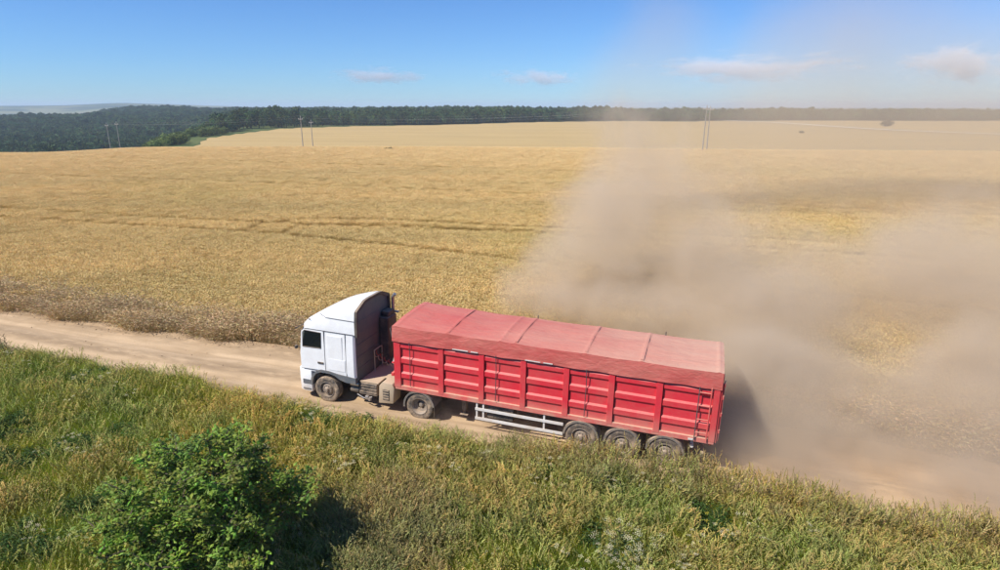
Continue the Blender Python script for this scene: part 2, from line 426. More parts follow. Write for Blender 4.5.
class PB:
    """plant builder: strips, heads and leaves into one coloured mesh"""
    def __init__(s, seed): s.V = []; s.F = []; s.C = []; s.r = np.random.default_rng(seed)
    def blade(s, base, h, lean, az, wid, col, seg=3, curl=1.6, tip=0.):
        r = s.r; i0 = len(s.V); dx, dy = math.cos(az), math.sin(az)
        a = r.random()*math.pi; wx, wy = math.cos(a)*wid/2, math.sin(a)*wid/2
        for k in range(seg+1):
            f = k/seg; o = lean*f**curl; zz = h*(f-.25*(lean/max(h, .01))*f*f*.6)
            x = base[0]+dx*o; y = base[1]+dy*o; z = base[2]+zz; q = max(1-f**1.5, tip)
            if k < seg or tip:
                s.V += [(x-wx*q, y-wy*q, z), (x+wx*q, y+wy*q, z)]; s.C += [col, col]
            else: s.V.append((x, y, z)); s.C.append(col)
        for k in range(seg):
            a = i0+2*k
            if k == seg-1 and not tip: s.F.append((a, a+1, a+2))
            else: s.F.append((a, a+1, a+3, a+2))
        return (base[0]+dx*lean, base[1]+dy*lean, base[2]+h*(1-.15*(lean/max(h, .01))))
    def head(s, p, d, ln, wid, col):
        """three-sided spindle"""
        d = Vector(d).normalized(); a = d.orthogonal().normalized(); b = d.cross(a); i = len(s.V); p = Vector(p)
        s.V.append(tuple(p)); s.C.append(col)
        for k in range(3):
            q = p+d*ln*.4+(a*math.cos(k*2.094)+b*math.sin(k*2.094))*wid/2
            s.V.append(tuple(q)); s.C.append(col)
        s.V.append(tuple(p+d*ln)); s.C.append(col)
        for k in range(3):
            j = (k+1) % 3; s.F += [(i, i+1+j, i+1+k), (i+1+k, i+1+j, i+4)]
    def leaf(s, p, d, up, ln, wid, col):
        d = Vector(d).normalized(); sd = d.cross(Vector(up)); sd = sd.normalized() if sd.length > 1e-5 else d.orthogonal().normalized(); nn = sd.cross(d)
        p = Vector(p); i = len(s.V)
        s.V += [tuple(p), tuple(p+d*ln*.45+sd*wid/2-nn*wid*.12), tuple(p+d*ln-nn*ln*.12), tuple(p+d*ln*.45-sd*wid/2-nn*wid*.12), tuple(p+d*ln*.5+nn*wid*.1)]
        s.C += [col]*5
        s.F += [(i, i+1, i+4), (i+1, i+2, i+4), (i+2, i+3, i+4), (i+3, i, i+4)]
    def mesh(s, name, mat, smooth=False): return np_mesh(name, s.V, s.F, mat, np.array(s.C), smooth)

def jit(r, c, a=.15): k = 1+(r.random()-.5)*2*a; return tuple(x*k*(1+(r.random()-.5)*a) for x in c)

scatter_n = 0
def scatter(name, protos, P, rot, scl, idx, label, cat):
    """one uncountable mass: prototypes instanced on points"""
    global scatter_n; scatter_n += 1
    pc = bpy.data.collections.new('%s_kinds' % name)
    for i, me in enumerate(protos):
        pc.objects.link(bpy.data.objects.new('%s_kind_%02d' % (name, i), me))
    me = bpy.data.meshes.new(name); me.from_pydata(np.asarray(P).tolist(), [], [])
    a = me.attributes.new('turn', 'FLOAT_VECTOR', 'POINT'); a.data.foreach_set('vector', np.asarray(rot, np.float32).ravel())
    a = me.attributes.new('size', 'FLOAT_VECTOR', 'POINT'); a.data.foreach_set('vector', np.asarray(scl, np.float32).ravel())
    a = me.attributes.new('kind', 'INT', 'POINT'); a.data.foreach_set('value', np.asarray(idx, np.int32))
    o = link(name, me); o.data.materials.append(protos[0].materials[0])
    g = bpy.data.node_groups.new(name, 'GeometryNodeTree')
    g.interface.new_socket('Geometry', in_out='INPUT', socket_type='NodeSocketGeometry')
    g.interface.new_socket('Geometry', in_out='OUTPUT', socket_type='NodeSocketGeometry')
    gi = g.nodes.new('NodeGroupInput'); go = g.nodes.new('NodeGroupOutput')
    ci = g.nodes.new('GeometryNodeCollectionInfo'); ci.inputs[0].default_value = pc
    ci.inputs[1].default_value = True; ci.inputs[2].default_value = True
    ip = g.nodes.new('GeometryNodeInstanceOnPoints')
    def na(nm, ty):
        q = g.nodes.new('GeometryNodeInputNamedAttribute'); q.data_type = ty; q.inputs[0].default_value = nm; return q.outputs[0]
    g.links.new(gi.outputs[0], ip.inputs['Points']); g.links.new(ci.outputs[0], ip.inputs['Instance'])
    ip.inputs['Pick Instance'].default_value = True
    g.links.new(na('kind', 'INT'), ip.inputs['Instance Index'])
    er = g.nodes.new('FunctionNodeEulerToRotation'); g.links.new(na('turn', 'FLOAT_VECTOR'), er.inputs[0])
    g.links.new(er.outputs[0], ip.inputs['Rotation']); g.links.new(na('size', 'FLOAT_VECTOR'), ip.inputs['Scale'])
    g.links.new(ip.outputs[0], go.inputs[0])
    md = o.modifiers.new('scatter', 'NODES'); md.node_group = g
    tag(o, label, cat, kind='stuff')
    return o

# ------------------------------------------------------------------ wheat
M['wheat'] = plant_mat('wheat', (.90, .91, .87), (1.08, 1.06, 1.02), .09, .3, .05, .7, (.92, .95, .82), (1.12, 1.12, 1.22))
def wheat_patch(seed, size, n, h):
    b = PB(seed); r = b.r
    for _ in range(n):
        p = ((r.random()-.5)*size, (r.random()-.5)*size, 0); az = r.random()*6.28; hh = h*(.86+.22*r.random())
        stem = jit(r, (.60, .44, .17), .18)
        tip = b.blade(p, hh, .05+.1*r.random(), az, .011, stem, 2, 1.7, .5)
        d = (math.cos(az)*.9, math.sin(az)*.9, .75-.9*r.random())
        b.head(tip, d, .095, .024, jit(r, (.85, .66, .31), .2))
        if r.random() < .45:
            az = r.random()*6.28
            b.blade((p[0], p[1], hh*(.3+.3*r.random())), hh*.25, .16, az, .016, jit(r, (.58, .44, .20), .2), 2, 1.2)
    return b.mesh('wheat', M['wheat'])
W_SMALL = [wheat_patch(20+i, .62, 150, .80) for i in range(5)]
W_BIG = [wheat_patch(40+i, 1.25, 340, .80) for i in range(4)]

tram = []
for pts in ([(-170, 20.6), (-52, 21.2), (-22, 22.3), (-12, 21.7), (-.8, 19.9), (14, 19.5), (60, 19.5)],
            [(-170, 24.4), (-60, 25), (-40, 25.2), (-22, 26.4), (-8, 28.2), (20, 30.5), (70, 33)],
            [(-25.5, 23), (-26.2, 25), (-25.5, 27), (-23, 29), (-16, 30.5), (20, 34)],
            [(-22, 23), (-22.6, 25), (-21.5, 26.6), (-18, 28), (0, 30)],
            [(-170, 48), (70, 52)], [(-170, 74), (80, 78)]):
    pts = np.array(pts, float); k = np.linspace(0, len(pts)-1, 60*len(pts))
    tram.append(np.stack([np.interp(k, range(len(pts)), pts[:, i]) for i in (0, 1)], 1))
def tram_dist(s, t):
    d = np.full(s.shape, 99.)
    for c in tram:
        lo = np.searchsorted(c[:, 0], s).clip(1, len(c)-1) if np.all(np.diff(c[:, 0]) > 0) else None
        if lo is not None:
            tt = np.interp(s, c[:, 0], c[:, 1]); ok = (s > c[0, 0]) & (s < c[-1, 0])
            d = np.where(ok, np.minimum(d, np.abs(t-tt)), d)
        else:
            near = (np.abs(s) < 60) & (t > 20) & (t < 38); idx = np.nonzero(near)[0]
            for q in range(0, len(idx), 4000):
                ii = idx[q:q+4000]; dd = np.hypot(s[ii, None]-c[None, :, 0], t[ii, None]-c[None, :, 1]).min(1)
                d[ii] = np.minimum(d[ii], dd)
    return d
def wheat_points(cell, r0, r1):
    g = np.arange(-240, 200, cell); gy = np.arange(10, 182, cell)
    X, Y = np.meshgrid(g, gy); X = X.ravel()+(rng.random(X.size)-.5)*cell*.6; Y = Y.ravel()+(rng.random(Y.size)-.5)*cell*.6
    s, t = st(X, Y); rr = np.hypot(X, Y)
    k = (rr > r0) & (rr <= r1) & (X > -1.35*Y-10) & (X < 1.1*Y+8) & (t > 4.9+.5*np.sin(s*.6)+.3*np.sin(s*2.1))
    k &= (Y < 178) & ~((X < -72) & (Y > 172))
    return X[k], Y[k], s[k], t[k]
def sow(cell, r0, r1, kinds, base_idx):
    X, Y, s, t = wheat_points(cell, r0, r1)
    d = tram_dist(s, t)
    fade = sstep(s, -14, 6)
    keep = (d > .28) | (rng.random(len(X)) < .45+.5*fade)
    X, Y, s, t, d, fade = (a[keep] for a in (X, Y, s, t, d, fade))
    n = len(X)
    hz = 1+.08*(vnoise(X*.15, Y*.15, 9)-.5)*2+.05*(rng.random(n)-.5)
    hz *= np.where(d < .45, .66+.24*fade, 1.0)
    P = np.stack([X, Y, terrain(X, Y)], 1)
    rot = np.stack([(rng.random(n)-.5)*.05, (rng.random(n)-.5)*.05, rng.random(n)*6.28], 1)
    sc = np.stack([np.ones(n), np.ones(n), hz], 1)
    return P, rot, sc, base_idx+rng.integers(0, kinds, n)
a = sow(.5, 0, 62, 5, 0); b2 = sow(1.0, 62, 200, 4, 5)
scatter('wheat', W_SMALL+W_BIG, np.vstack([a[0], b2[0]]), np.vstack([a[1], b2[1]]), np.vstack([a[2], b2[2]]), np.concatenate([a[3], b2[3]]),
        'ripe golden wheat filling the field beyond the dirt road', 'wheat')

# ------------------------------------------------------------------ dry verge between road and wheat
M['dry'] = plant_mat('dry_grass', (.94, .94, .94), (1.06, 1.04, 1.0), .5, .25, .12)
def dry_tuft(seed):
    b = PB(seed); r = b.r
    for _ in range(70):
        p = ((r.random()-.5)*.5, (r.random()-.5)*.5, 0); az = r.random()*6.28; hh = .5+.5*r.random()
        c = jit(r, (.60, .455, .225) if r.random() < .88 else (.26, .25, .10), .3)
        tip = b.blade(p, hh, .12+.4*r.random(), az, .014, c, 3, 1.8, .25)
        if r.random() < .55:
            b.head(tip, (math.cos(az), math.sin(az), -.2+.6*r.random()), .14, .03, jit(r, (.60, .455, .25), .25))
    return b.mesh('dry_grass', M['dry'])
def verge():
    n = 8200
    s = rng.uniform(-75, 45, n); t = 4.3-.65*sstep(-s, 4, 15)+.18*np.sin(s*1.3)+np.abs(rng.normal(0, .85, n))
    X, Y = xy(s, t); k = (X > -1.5*Y-6) & (X < 1.1*Y+6); X, Y, s, t = X[k], Y[k], s[k], t[k]; n = len(X)
    P = np.stack([X, Y, terrain(X, Y)-.02], 1)
    rot = np.stack([rng.normal(0, .12, n), rng.normal(0, .12, n), rng.random(n)*6.28], 1)
    h = (.75+.35*rng.random(n))*np.where(t < 4.5, .9, 1.15)
    h *= .9+.2*vnoise(s*.5, t*.5, 13)
    return P, rot, np.stack([.8+.4*rng.random(n), .8+.4*rng.random(n), h], 1), rng.integers(0, 4, n)
scatter('dry_grass', [dry_tuft(60+i) for i in range(4)], *verge(), 'dusty brown dry grass along the far edge of the dirt road', 'dry grass')

# ------------------------------------------------------------------ meadow in front of the road
M['grass'] = plant_mat('meadow_grass', (.88, 1.08, .8), (1.22, 1.18, .9), .42, .42, .25, .7, (1.45, 1.3, .8))
GREEN, OLIVE, YEL, TAN, DARK = (.18, .245, .026), (.27, .29, .04), (.40, .37, .055), (.52, .43, .18), (.10, .155, .024)
def tuft_green(seed, n=48, h=.38, c=GREEN):
    b = PB(seed); r = b.r
    for _ in range(n):
        p = ((r.random()-.5)*.34, (r.random()-.5)*.34, 0); az = r.random()*6.28
        b.blade(p, h*(.55+.75*r.random()), .05+.22*r.random(), az, .009+.006*r.random(), jit(r, c, .3), 3)
    return b.mesh('grass', M['grass'])
def tuft_seed(seed, hc=(.50, .46, .17), n=8, h=.62, c=OLIVE):
    b = PB(seed); r = b.r
    for _ in range(26):
        p = ((r.random()-.5)*.36, (r.random()-.5)*.36, 0); az = r.random()*6.28
        b.blade(p, .42*(.6+.6*r.random()), .08+.2*r.random(), az, .013, jit(r, c, .3), 3)
    for _ in range(n):
        p = ((r.random()-.5)*.3, (r.random()-.5)*.3, 0); az = r.random()*6.28; hh = h*(.75+.45*r.random()); cc = jit(r, hc, .25)
        tip = b.blade(p, hh, .08+.14*r.random(), az, .007, jit(r, (.2, .19, .07), .2), 3, 1.8, .5)
        for k in range(5):
            q = (tip[0]-math.cos(az)*.02*k, tip[1]-math.sin(az)*.02*k, tip[2]-.035*k); a2 = r.random()*6.28
            b.head(q, (math.cos(a2)*.6+math.cos(az), math.sin(a2)*.6+math.sin(az), .8), .07, .02, cc)
    return b.mesh('grass', M['grass'])
def tuft_weed(seed):
    b = PB(seed); r = b.r
    for _ in range(5):
        p = ((r.random()-.5)*.2, (r.random()-.5)*.2, 0); az = r.random()*6.28; hh = .3+.3*r.random()
        tip = b.blade(p, hh, .1, az, .01, DARK, 3, 1.5, .6)
        for k in range(12):
            f = .2+.8*k/12; a2 = k*2.4; q = [p[i]+(tip[i]-p[i])*f for i in range(3)]
            b.leaf(q, (math.cos(a2), math.sin(a2), .35), (0, 0, 1), .09+.06*r.random(), .04, jit(r, (.06, .11, .03), .3))
    return b.mesh('grass', M['grass'])
G_KINDS = [tuft_green(80), tuft_green(81), tuft_green(82, 30, .45, OLIVE), tuft_green(83, 30, .42, YEL),      # 0-3
           tuft_seed(84), tuft_seed(85, (.42, .35, .15), 10), tuft_seed(86, (.52, .44, .17), 10, .7, YEL),       # 4-6
           tuft_weed(87), tuft_weed(88), tuft_green(89, 34, .36, DARK),                                           # 7-9
           tuft_seed(90, (.50, .40, .21), 16, .66, TAN), tuft_seed(91, (.44, .35, .18), 15, .72, TAN)]             # 10-11
def meadow():
    n = 104000
    X = rng.uniform(-42, 26, n); Y = rng.uniform(6.5, 35, n); s, t = st(X, Y)
    lim = -.75-.25*vnoise(s*.8, t*0, 21)-.12*np.sin(s*2.3)+.5*sstep(-s, 4.5, 9)
    k = (t < lim) & (X > -1.2*Y-4) & (X < .98*Y+4) & (t > -16)
    X, Y, s, t = X[k], Y[k], s[k], t[k]; n = len(X)
    a = vnoise(X*.35+9, Y*.5, 22); b = vnoise(X*.9, Y*1.2, 23); c = vnoise(X*.22+40, Y*.35+7, 24); u = rng.random(n)
    right = sstep(s, 0, 9)
    idx = np.where(u < .5, rng.integers(0, 3, n), rng.integers(3, 5, n))
    idx = np.where((a > .55) & (u < .7), rng.choice([3, 4, 6, 2], n), idx)
    idx = np.where((b > .62) & (u < .75), rng.choice([7, 8, 9, 0], n), idx)
    idx = np.where((c > .56) & (u < .65), rng.choice([4, 5, 6, 3], n), idx)
    idx = np.where((right > .4) & (t > -2.6+.6*b) & (u < .75), rng.choice([5, 4, 11, 10, 2], n), idx)           # dusty verge by the wheels
    idx = np.where((s < -6) & (t > -4.5) & (u < .55), rng.choice([0, 2, 3, 1, 4, 9], n), idx)                       # darker top left
    dry = np.exp(-(((X+2.75)/.95)**2+((Y-13.3)/1.5)**2)); idx = np.where(rng.random(n) < dry*3.0, rng.choice([10, 11], n), idx)
    h = .8+.45*vnoise(X*.5, Y*.5, 25)+.2*(rng.random(n)-.5)
    h *= np.where(t > -1.6, .66+.72*right+.2*sstep(-s, 4, 9), .95); h *= 1+.25*dry
    P = np.stack([X, Y, terrain(X, Y)-.02], 1)
    rot = np.stack([rng.normal(.02, .13, n), rng.normal(.1, .13, n), rng.random(n)*6.28], 1)
    sx = .85+.4*rng.random(n)
    return P, rot, np.stack([sx, sx, h], 1), idx
scatter('meadow_grass', G_KINDS, *meadow(), 'tall mixed meadow grass in front of the dirt road', 'grass')

M['flower'] = plant_mat('wildflower', (.95, .95, .95), (1.05, 1.05, 1.05), .5, .3, .12)
def flower(seed, petal=(.86, .77, .50), n=5):
    b = PB(seed); r = b.r
    for _ in range(n):
        p = ((r.random()-.5)*.22, (r.random()-.5)*.22, 0); az = r.random()*6.28; hh = .45+.3*r.random()
        tip = b.blade(p, hh, .1, az, .008, (.1, .13, .04), 3, 1.5, .5)
        for k in range(9):
            a2 = k*2.4; rr = .009*k**.75; c = (tip[0]+rr*math.cos(a2), tip[1]+rr*math.sin(a2), tip[2]+.004*r.random())
            b.leaf(c, (math.cos(a2), math.sin(a2), .15), (0, 0, 1), .022, .022, jit(r, petal, .12))
    return b.mesh('wildflower', M['flower'])
def flowers():
    n = 2600; X = rng.uniform(-30, 20, n); Y = rng.uniform(9, 30, n); s, t = st(X, Y)
    v = vnoise(X*.45+3, Y*.6, 31); k = (t < -1.2) & (np.abs(X) < .98*Y+2) & (t > -14) & (rng.random(n) < np.clip((v-.45)*2.2, 0.03, .8))
    X, Y = X[k], Y[k]; n = len(X)
    return np.stack([X, Y, terrain(X, Y)], 1), np.stack([rng.normal(0, .12, n), rng.normal(.06, .12, n), rng.random(n)*6.28], 1), np.repeat((.85+.35*rng.random(n))[:, None], 3, 1), rng.choice([0, 0, 1, 1, 2], n)
scatter('wildflowers', [flower(95), flower(96, n=3), flower(97, (.62, .50, .06), 3)], *flowers(), 'small white and yellow wildflowers dotted through the meadow', 'wildflowers')

# crumbs of soil along the far rim of the road
def clod(seed):
    bm = bmesh.new(); bmesh.ops.create_icosphere(bm, subdivisions=1, radius=1); r = np.random.default_rng(seed)
    for v in bm.verts: v.co *= .7+.6*r.random(); v.co.z *= .65
    me = bpy.data.meshes.new('clod'); bm.to_mesh(me); bm.free(); me.materials.append(M['road']); return me
def clods():
    n = 1500; s = rng.uniform(-60, 30, n); t = np.where(rng.random(n) < .75, rng.normal(3.8, .25, n)-.6*sstep(-s, 4, 15), rng.uniform(-.8, 3.8, n))
    X, Y = xy(s, t); Z = terrain(X, Y)+road_rel(s, t); q = .012+.05*rng.random(n)**3
    return np.stack([X, Y, Z], 1), rng.random((n, 3))*6.28*np.array([.1, .1, 1]), np.repeat(q[:, None], 3, 1), rng.integers(0, 3, n)
scatter('soil_clods', [clod(i) for i in range(3)], *clods(), 'crumbs of dry soil lying on the dirt road', 'soil')

# ------------------------------------------------------------------ shrubs and single plants
M['leaf'] = plant_mat('shrub_leaf', (.85, .9, .85), (1.2, 1.15, 1.0), 1.1, .42, .1, .5)
M['bark'] = paint('bark', (.10, .075, .05), .9, dust=.1, up=0, scale=8, bump=.01)
def shrub(name, label, cat, loc, rx, ry, h, leaves, leaf_len, col, seed, stems=9, group=None, tight=1.):
    root = empty(name, loc); tag(root, label, cat, group)
    r = np.random.default_rng(seed); b = PB(seed); tips = []
    bm = bmesh.new()
    for i in range(stems):
        az = i*2.4+r.random()*.5; k = (i+.5)/stems; out = math.sqrt(k)
        e = Vector((math.cos(az)*rx*out*.8, math.sin(az)*ry*out*.8, h*(1.0-.5*out**2)*(.68+.36*r.random())))
        p0 = Vector((math.cos(az)*.12*rx, math.sin(az)*.12*ry, -.1)); mid = p0.lerp(e, .5)+Vector((0, 0, h*.1))
        path = [(p0.lerp(mid, f)).lerp(mid.lerp(e, f), f) for f in (0, .25, .5, .75, 1)]
        bm_tube(bm, path, [max(.012*h*(1-.8*q), .004) for q in (0, .25, .5, .75, 1)], 6)
        for f in (.3, .45, .6, .72, .84, .93, 1.0):
            q = (p0.lerp(mid, f)).lerp(mid.lerp(e, f), f)
            for _ in range(3):
                a2 = r.random()*6.28; L = (.12+.2*r.random())*(rx+ry)/2*(1.15-.5*f)
                e2 = q+Vector((math.cos(a2)*L, math.sin(a2)*L, L*(.1+.75*r.random())))
                e2.z = max(e2.z, .1*h)
                bm_tube(bm, [q, q.lerp(e2, .5)+Vector((0, 0, .04*L)), e2], [.004*h, .003*h, .0015*h], 4, False)
                tips.append((q, e2))
    bmesh.ops.recalc_face_normals(bm, faces=bm.faces)
    me = bpy.data.meshes.new('stem'); bm.to_mesh(me); bm.free(); me.materials.append(M['bark']); link('stem', me, None, root)
    per = max(4, leaves//len(tips))
    for q, e2 in tips:
        tint = jit(r, col, .28); rad = ((e2-q).length*.34+leaf_len)*tight
        for _ in range(per):
            f = r.random()**.6; c = q.lerp(e2, f)+Vector(r.normal(0, 1, 3))*rad*.42
            if c.z < .02: c.z = .02+.2*r.random()
            d = Vector(r.normal(0, 1, 3)); d.z = d.z*.5+.25
            b.leaf(c, d, Vector(r.normal(0, .5, 3))+Vector((0, 0, 1)), leaf_len*(.6+.7*r.random()), leaf_len*(.42+.2*r.random()), jit(r, tint, .34))
    link('foliage', b.mesh('foliage', M['leaf']), None, root)
    return root
bx_, by_ = -6.75, 12.15
shrub('leafy_shrub', 'big rounded green leafy shrub standing in the meadow grass', 'shrub', (bx_, by_, tz(bx_, by_)), 3.1, 2.4, 3.55, 24000, .13, (.235, .325, .06), 5, 34, tight=.5)
bx_, by_ = -25.5, 146.
shrub('field_bush', 'small dark bush alone at the rim of the near wheat field', 'bush', (bx_, by_, tz(bx_, by_)), 1.5, .8, 1.0, 900, .28, (.04, .05, .025), 6, 8)
bx_, by_ = 284., 470.
shrub('field_bush', 'wide dark bush beside the pale track in the far field', 'bush', (bx_, by_, tz(bx_, by_)), 6.5, 3, 3.6, 900, 1.0, (.045, .055, .03), 8, 8)
bx_, by_ = 170., 360.
shrub('field_bush', 'tiny dark bush between utility poles and pale track', 'bush', (bx_, by_, tz(bx_, by_)), 1.9, 1.2, 1.1, 500, .4, (.05, .055, .03), 9, 6)

def flowering_plant():
    x, y = 3.0, 12.5; root = empty('flowering_plant', (x, y, tz(x, y)))
    tag(root, 'bushy wild plant covered in small white blossoms in the grass', 'plant')
    r = np.random.default_rng(12); st_, lf, fl = PB(1), PB(2), PB(3)
    for i in range(34):
        p = (r.normal(0, .34), r.normal(0, .24), 0); az = r.random()*6.28; hh = .45+.45*r.random()
        tip = st_.blade(p, hh, .18+.2*r.random(), az, .012, (.10, .15, .06), 3, 1.4, .5)
        for k in range(9):
            f = .25+.6*k/9; a2 = k*2.4; q = [p[j]+(tip[j]-p[j])*f for j in range(3)]
            lf.leaf(q, (math.cos(a2), math.sin(a2), .3), (0, 0, 1), .11, .035, jit(r, (.10, .16, .08), .25))
        for k in range(12):
            a2 = k*2.4; rr = .013*k**.8; c = (tip[0]+rr*math.cos(a2), tip[1]+rr*math.sin(a2), tip[2]+.03*r.random())
            fl.leaf(c, (math.cos(a2), math.sin(a2), .2), (0, 0, 1), .026, .024, jit(r, (.80, .72, .48), .12))
    link('stem', st_.mesh('stem', M['leaf']), None, root); link('leaves', lf.mesh('leaves', M['leaf']), None, root); link('blossom', fl.mesh('blossom', M['flower']), None, root)
flowering_plant()
def tall_weed():
    s, t = -18.2, -.95; x, y = xy(s, t); root = empty('tall_weed', (x, y, tz(x, y))); tag(root, 'single tall brown weed stalk on the roadside grass edge', 'weed')
    r = np.random.default_rng(14); a, b = PB(4), PB(5)
    for i in range(5):
        p = (r.normal(0, .08), r.normal(0, .08), 0); az = r.random()*6.28; hh = .85+.5*r.random()
        tip = a.blade(p, hh, .12, az, .02, (.14, .11, .06), 3, 1.4, .6)
        for k in range(20):
            f = .4+.6*k/20; a2 = k*2.4; q = [p[j]+(tip[j]-p[j])*f for j in range(3)]
            b.leaf(q, (math.cos(a2), math.sin(a2), .8), (0, 0, 1), .12, .04, jit(r, (.11, .10, .05), .3))
    link('stem', a.mesh('stem', M['leaf']), None, root); link('leaves', b.mesh('leaves', M['leaf']), None, root)
tall_weed()

# ------------------------------------------------------------------ far woods
M['wood'] = plant_mat('woodland', (.8, .9, .9), (1.15, 1.12, 1.0), .012, .15, .38, .8)
def tree_proto(seed, h=14., rad=4.4, lobes=11, per=42, leaf=1.35, col=(.055, .098, .034)):
    b = PB(seed); r = b.r
    for k in range(6):
        a0 = k*1.047
        b.V += [(.28*math.cos(a0), .28*math.sin(a0), 0), (.12*math.cos(a0), .12*math.sin(a0), h*.6)]; b.C += [(.05, .04, .03)]*2
    for k in range(6): j = (k+1) % 6; b.F.append((2*k, 2*j, 2*j+1, 2*k+1))
    for i in range(lobes):
        az = i*2.4; q = (i+.5)/lobes; zz = h*(.30+.58*q); rr = rad*(1-abs(q-.4)*1.1)*.7*r.random()**.3
        c = Vector((math.cos(az)*rr, math.sin(az)*rr, zz)); lr = rad*(.42+.2*r.random())*(1.05-.4*q); tint = jit(r, col, .3)
        for _ in range(per):
            d = Vector(r.normal(0, 1, 3)).normalized(); p = c+Vector((d.x*lr, d.y*lr, d.z*lr*.85))*(.75+.3*r.random())
            b.leaf(p, d+Vector(r.normal(0, .6, 3)), d, leaf*(.6+.7*r.random()), leaf*(.6+.4*r.random()), jit(r, tint, .2))
    return b.mesh('tree', M['wood'])
def woods():
    P = []
    # valley on the left
    n = 17000; Y = np.sqrt(rng.uniform(300**2, 1250**2, n)); X = rng.uniform(-1.3, .02, n)*Y
    k = ((X < left_edge(np.clip(Y, 150, 482))-12) & ~((X < -.6*Y) & (Y > 980+150*vnoise(X*.01, Y*0, 77)))) | (Y > back_edge(X)+14); k &= ~((Y < 335) & (X > -190-.3*(Y-300)))
    # clearings
    for cx, cy, ra, rb in ((-905, 1090, 60, 130), (-172, 318, 46, 20), (-215, 345, 40, 16)):
        k &= ((X-cx)/ra)**2+((Y-cy)/rb)**2 > 1
    P.append(np.stack([X[k], Y[k]], 1))
    n = 9000; X = rng.uniform(-150, 900, n); Y = back_edge(X)+14+rng.random(n)**1.6*420; k = np.abs(X) < 1.05*Y
    P.append(np.stack([X[k], Y[k]], 1))
    # low scrub at the edge of the valley field
    P = np.vstack(P); n = len(P); Z = terrain(P[:, 0], P[:, 1])
    sc = .66+.34*rng.random(n); sc *= .85+.35*vnoise(P[:, 0]*.02, P[:, 1]*.02, 41)
    rightfar = sstep(P[:, 0], 60, 300); sc *= 1-.18*rightfar; sc *= np.where((P[:, 1] < 640) & (P[:, 0] > -280), .86, 1.)
    wid = sc*(.9+.3*rng.random(n))
    n2 = 700; Y = rng.uniform(250, 345, n2); X = rng.uniform(-235, -128, n2); k = X < left_edge(Y)-6; X, Y = X[k], Y[k]; n2 = len(X)
    P2 = np.stack([X, Y, terrain(X, Y)-.5], 1); s2 = .16+.2*rng.random(n2)
    PP = np.vstack([np.column_stack([P, Z-.6]), P2])
    SS = np.vstack([np.stack([wid, wid, sc], 1), np.stack([s2*1.3, s2*1.3, s2], 1)])
    N_ = len(PP)
    return PP, np.stack([np.zeros(N_), np.zeros(N_), rng.random(N_)*6.28], 1), SS, np.concatenate([rng.integers(0, 4, n), np.full(n2, 4)])
T_KINDS = [tree_proto(101), tree_proto(102, 15.5, 3.9, 12), tree_proto(103, 13, 5.0, 12), tree_proto(104, 14, 4.4, 11, 42, 1.35, (.065, .105, .035)), tree_proto(105, 14, 5, 9, 40, 1.5, (.12, .165, .05))]
scatter('woodland', T_KINDS, *woods(), 'dark green woodland along the horizon and in the valley', 'woodland')

# ------------------------------------------------------------------ utility poles and cables
M['pole'] = paint('concrete_pole', (.30, .28, .25), .85, dust=.1, up=0)
M['insul'] = paint('insulator', (.55, .55, .52), .3, dust=0, up=0)
M['wire'] = paint('wire', (.12, .12, .12), .5, metal=.5, dust=0, up=0)
ARM_AZ = R(-28)
def pole(x, y, h, label, lean=0.):
    root = empty('utility_pole', (x, y, tz(x, y)-.1), (0, lean, ARM_AZ)); tag(root, label, 'pole', 'utility poles crossing the wheat field')
    build('pole', lambda bm: bm_tube(bm, [(0, 0, 0), (0, 0, h*.5), (0, 0, h)], [.16, .13, .09], 8), M['pole'], root, 40)
    arm = box('crossarm', (-.9, -.08, h-.75), (.9, .06, h-.6), M['pole'], root, .01)
    for dx in (-.8, .8):
        build('insulator', lambda bm: bm_lathe(bm, [(.0, h-.6), (.05, h-.6), (.07, h-.5), (.03, h-.42), (.06, h-.36), (.0, h-.3)], 'z', 10, (dx, 0, 0)), M['insul'], root)
    build('insulator', lambda bm: bm_lathe(bm, [(.0, h-.02), (.05, h-.02), (.07, h+.1), (.03, h+.18), (.06, h+.25), (.0, h+.3)], 'z', 10), M['insul'], root)
    return root, h
poles = [pole(-60.9, 196., 10.6, 'taller pole of the two standing before the pale hill field'),
         pole(-65.5, 222., 9.9, 'shorter pole of the two standing before the pale hill field'),
         pole(47.3, 148., 10.8, 'left pole of the pair behind the dust cloud', -.012),
         pole(49.6, 152., 10.8, 'right pole of the pair behind the dust cloud', .012),
         pole(-126., 205., 11.4, 'left pale pole of the distant pair before the dark wood'),
         pole(-124.6, 208., 11.4, 'right pale pole of the distant pair before the dark wood')]
poles[2][0]['label'] = 'pole of the pair nearest the dust cloud, leaning slightly towards the wood'
poles[3][0]['label'] = 'upright pole of the pair nearest the dust cloud'
poles[4][0]['label'] = 'pale pole before the dark valley wood, farther from the hill field'; poles[5][0]['label'] = 'pale pole before the dark valley wood, nearer the hill field'
poles[2][0].rotation_euler[1] = .02; poles[3][0].rotation_euler[1] = .0
def cable(p, q, dx, label):
    (a, ha), (b, hb) = p, q
    up = lambda o, h: Vector((o.location.x+dx*math.cos(ARM_AZ), o.location.y+dx*math.sin(ARM_AZ), o.location.z+h+(.3 if dx == 0 else -.3)))
    A, B = up(a, ha), up(b, hb); L = (B-A).length
    pts = [A.lerp(B, f)-Vector((0, 0, .022*L*4*f*(1-f)*.5)) for f in np.linspace(0, 1, 13)]
    o = build('power_cable', lambda bm: bm_tube(bm, pts, .007, 5), M['wire']); tag(o, label, 'cable', 'cables strung between the utility poles')
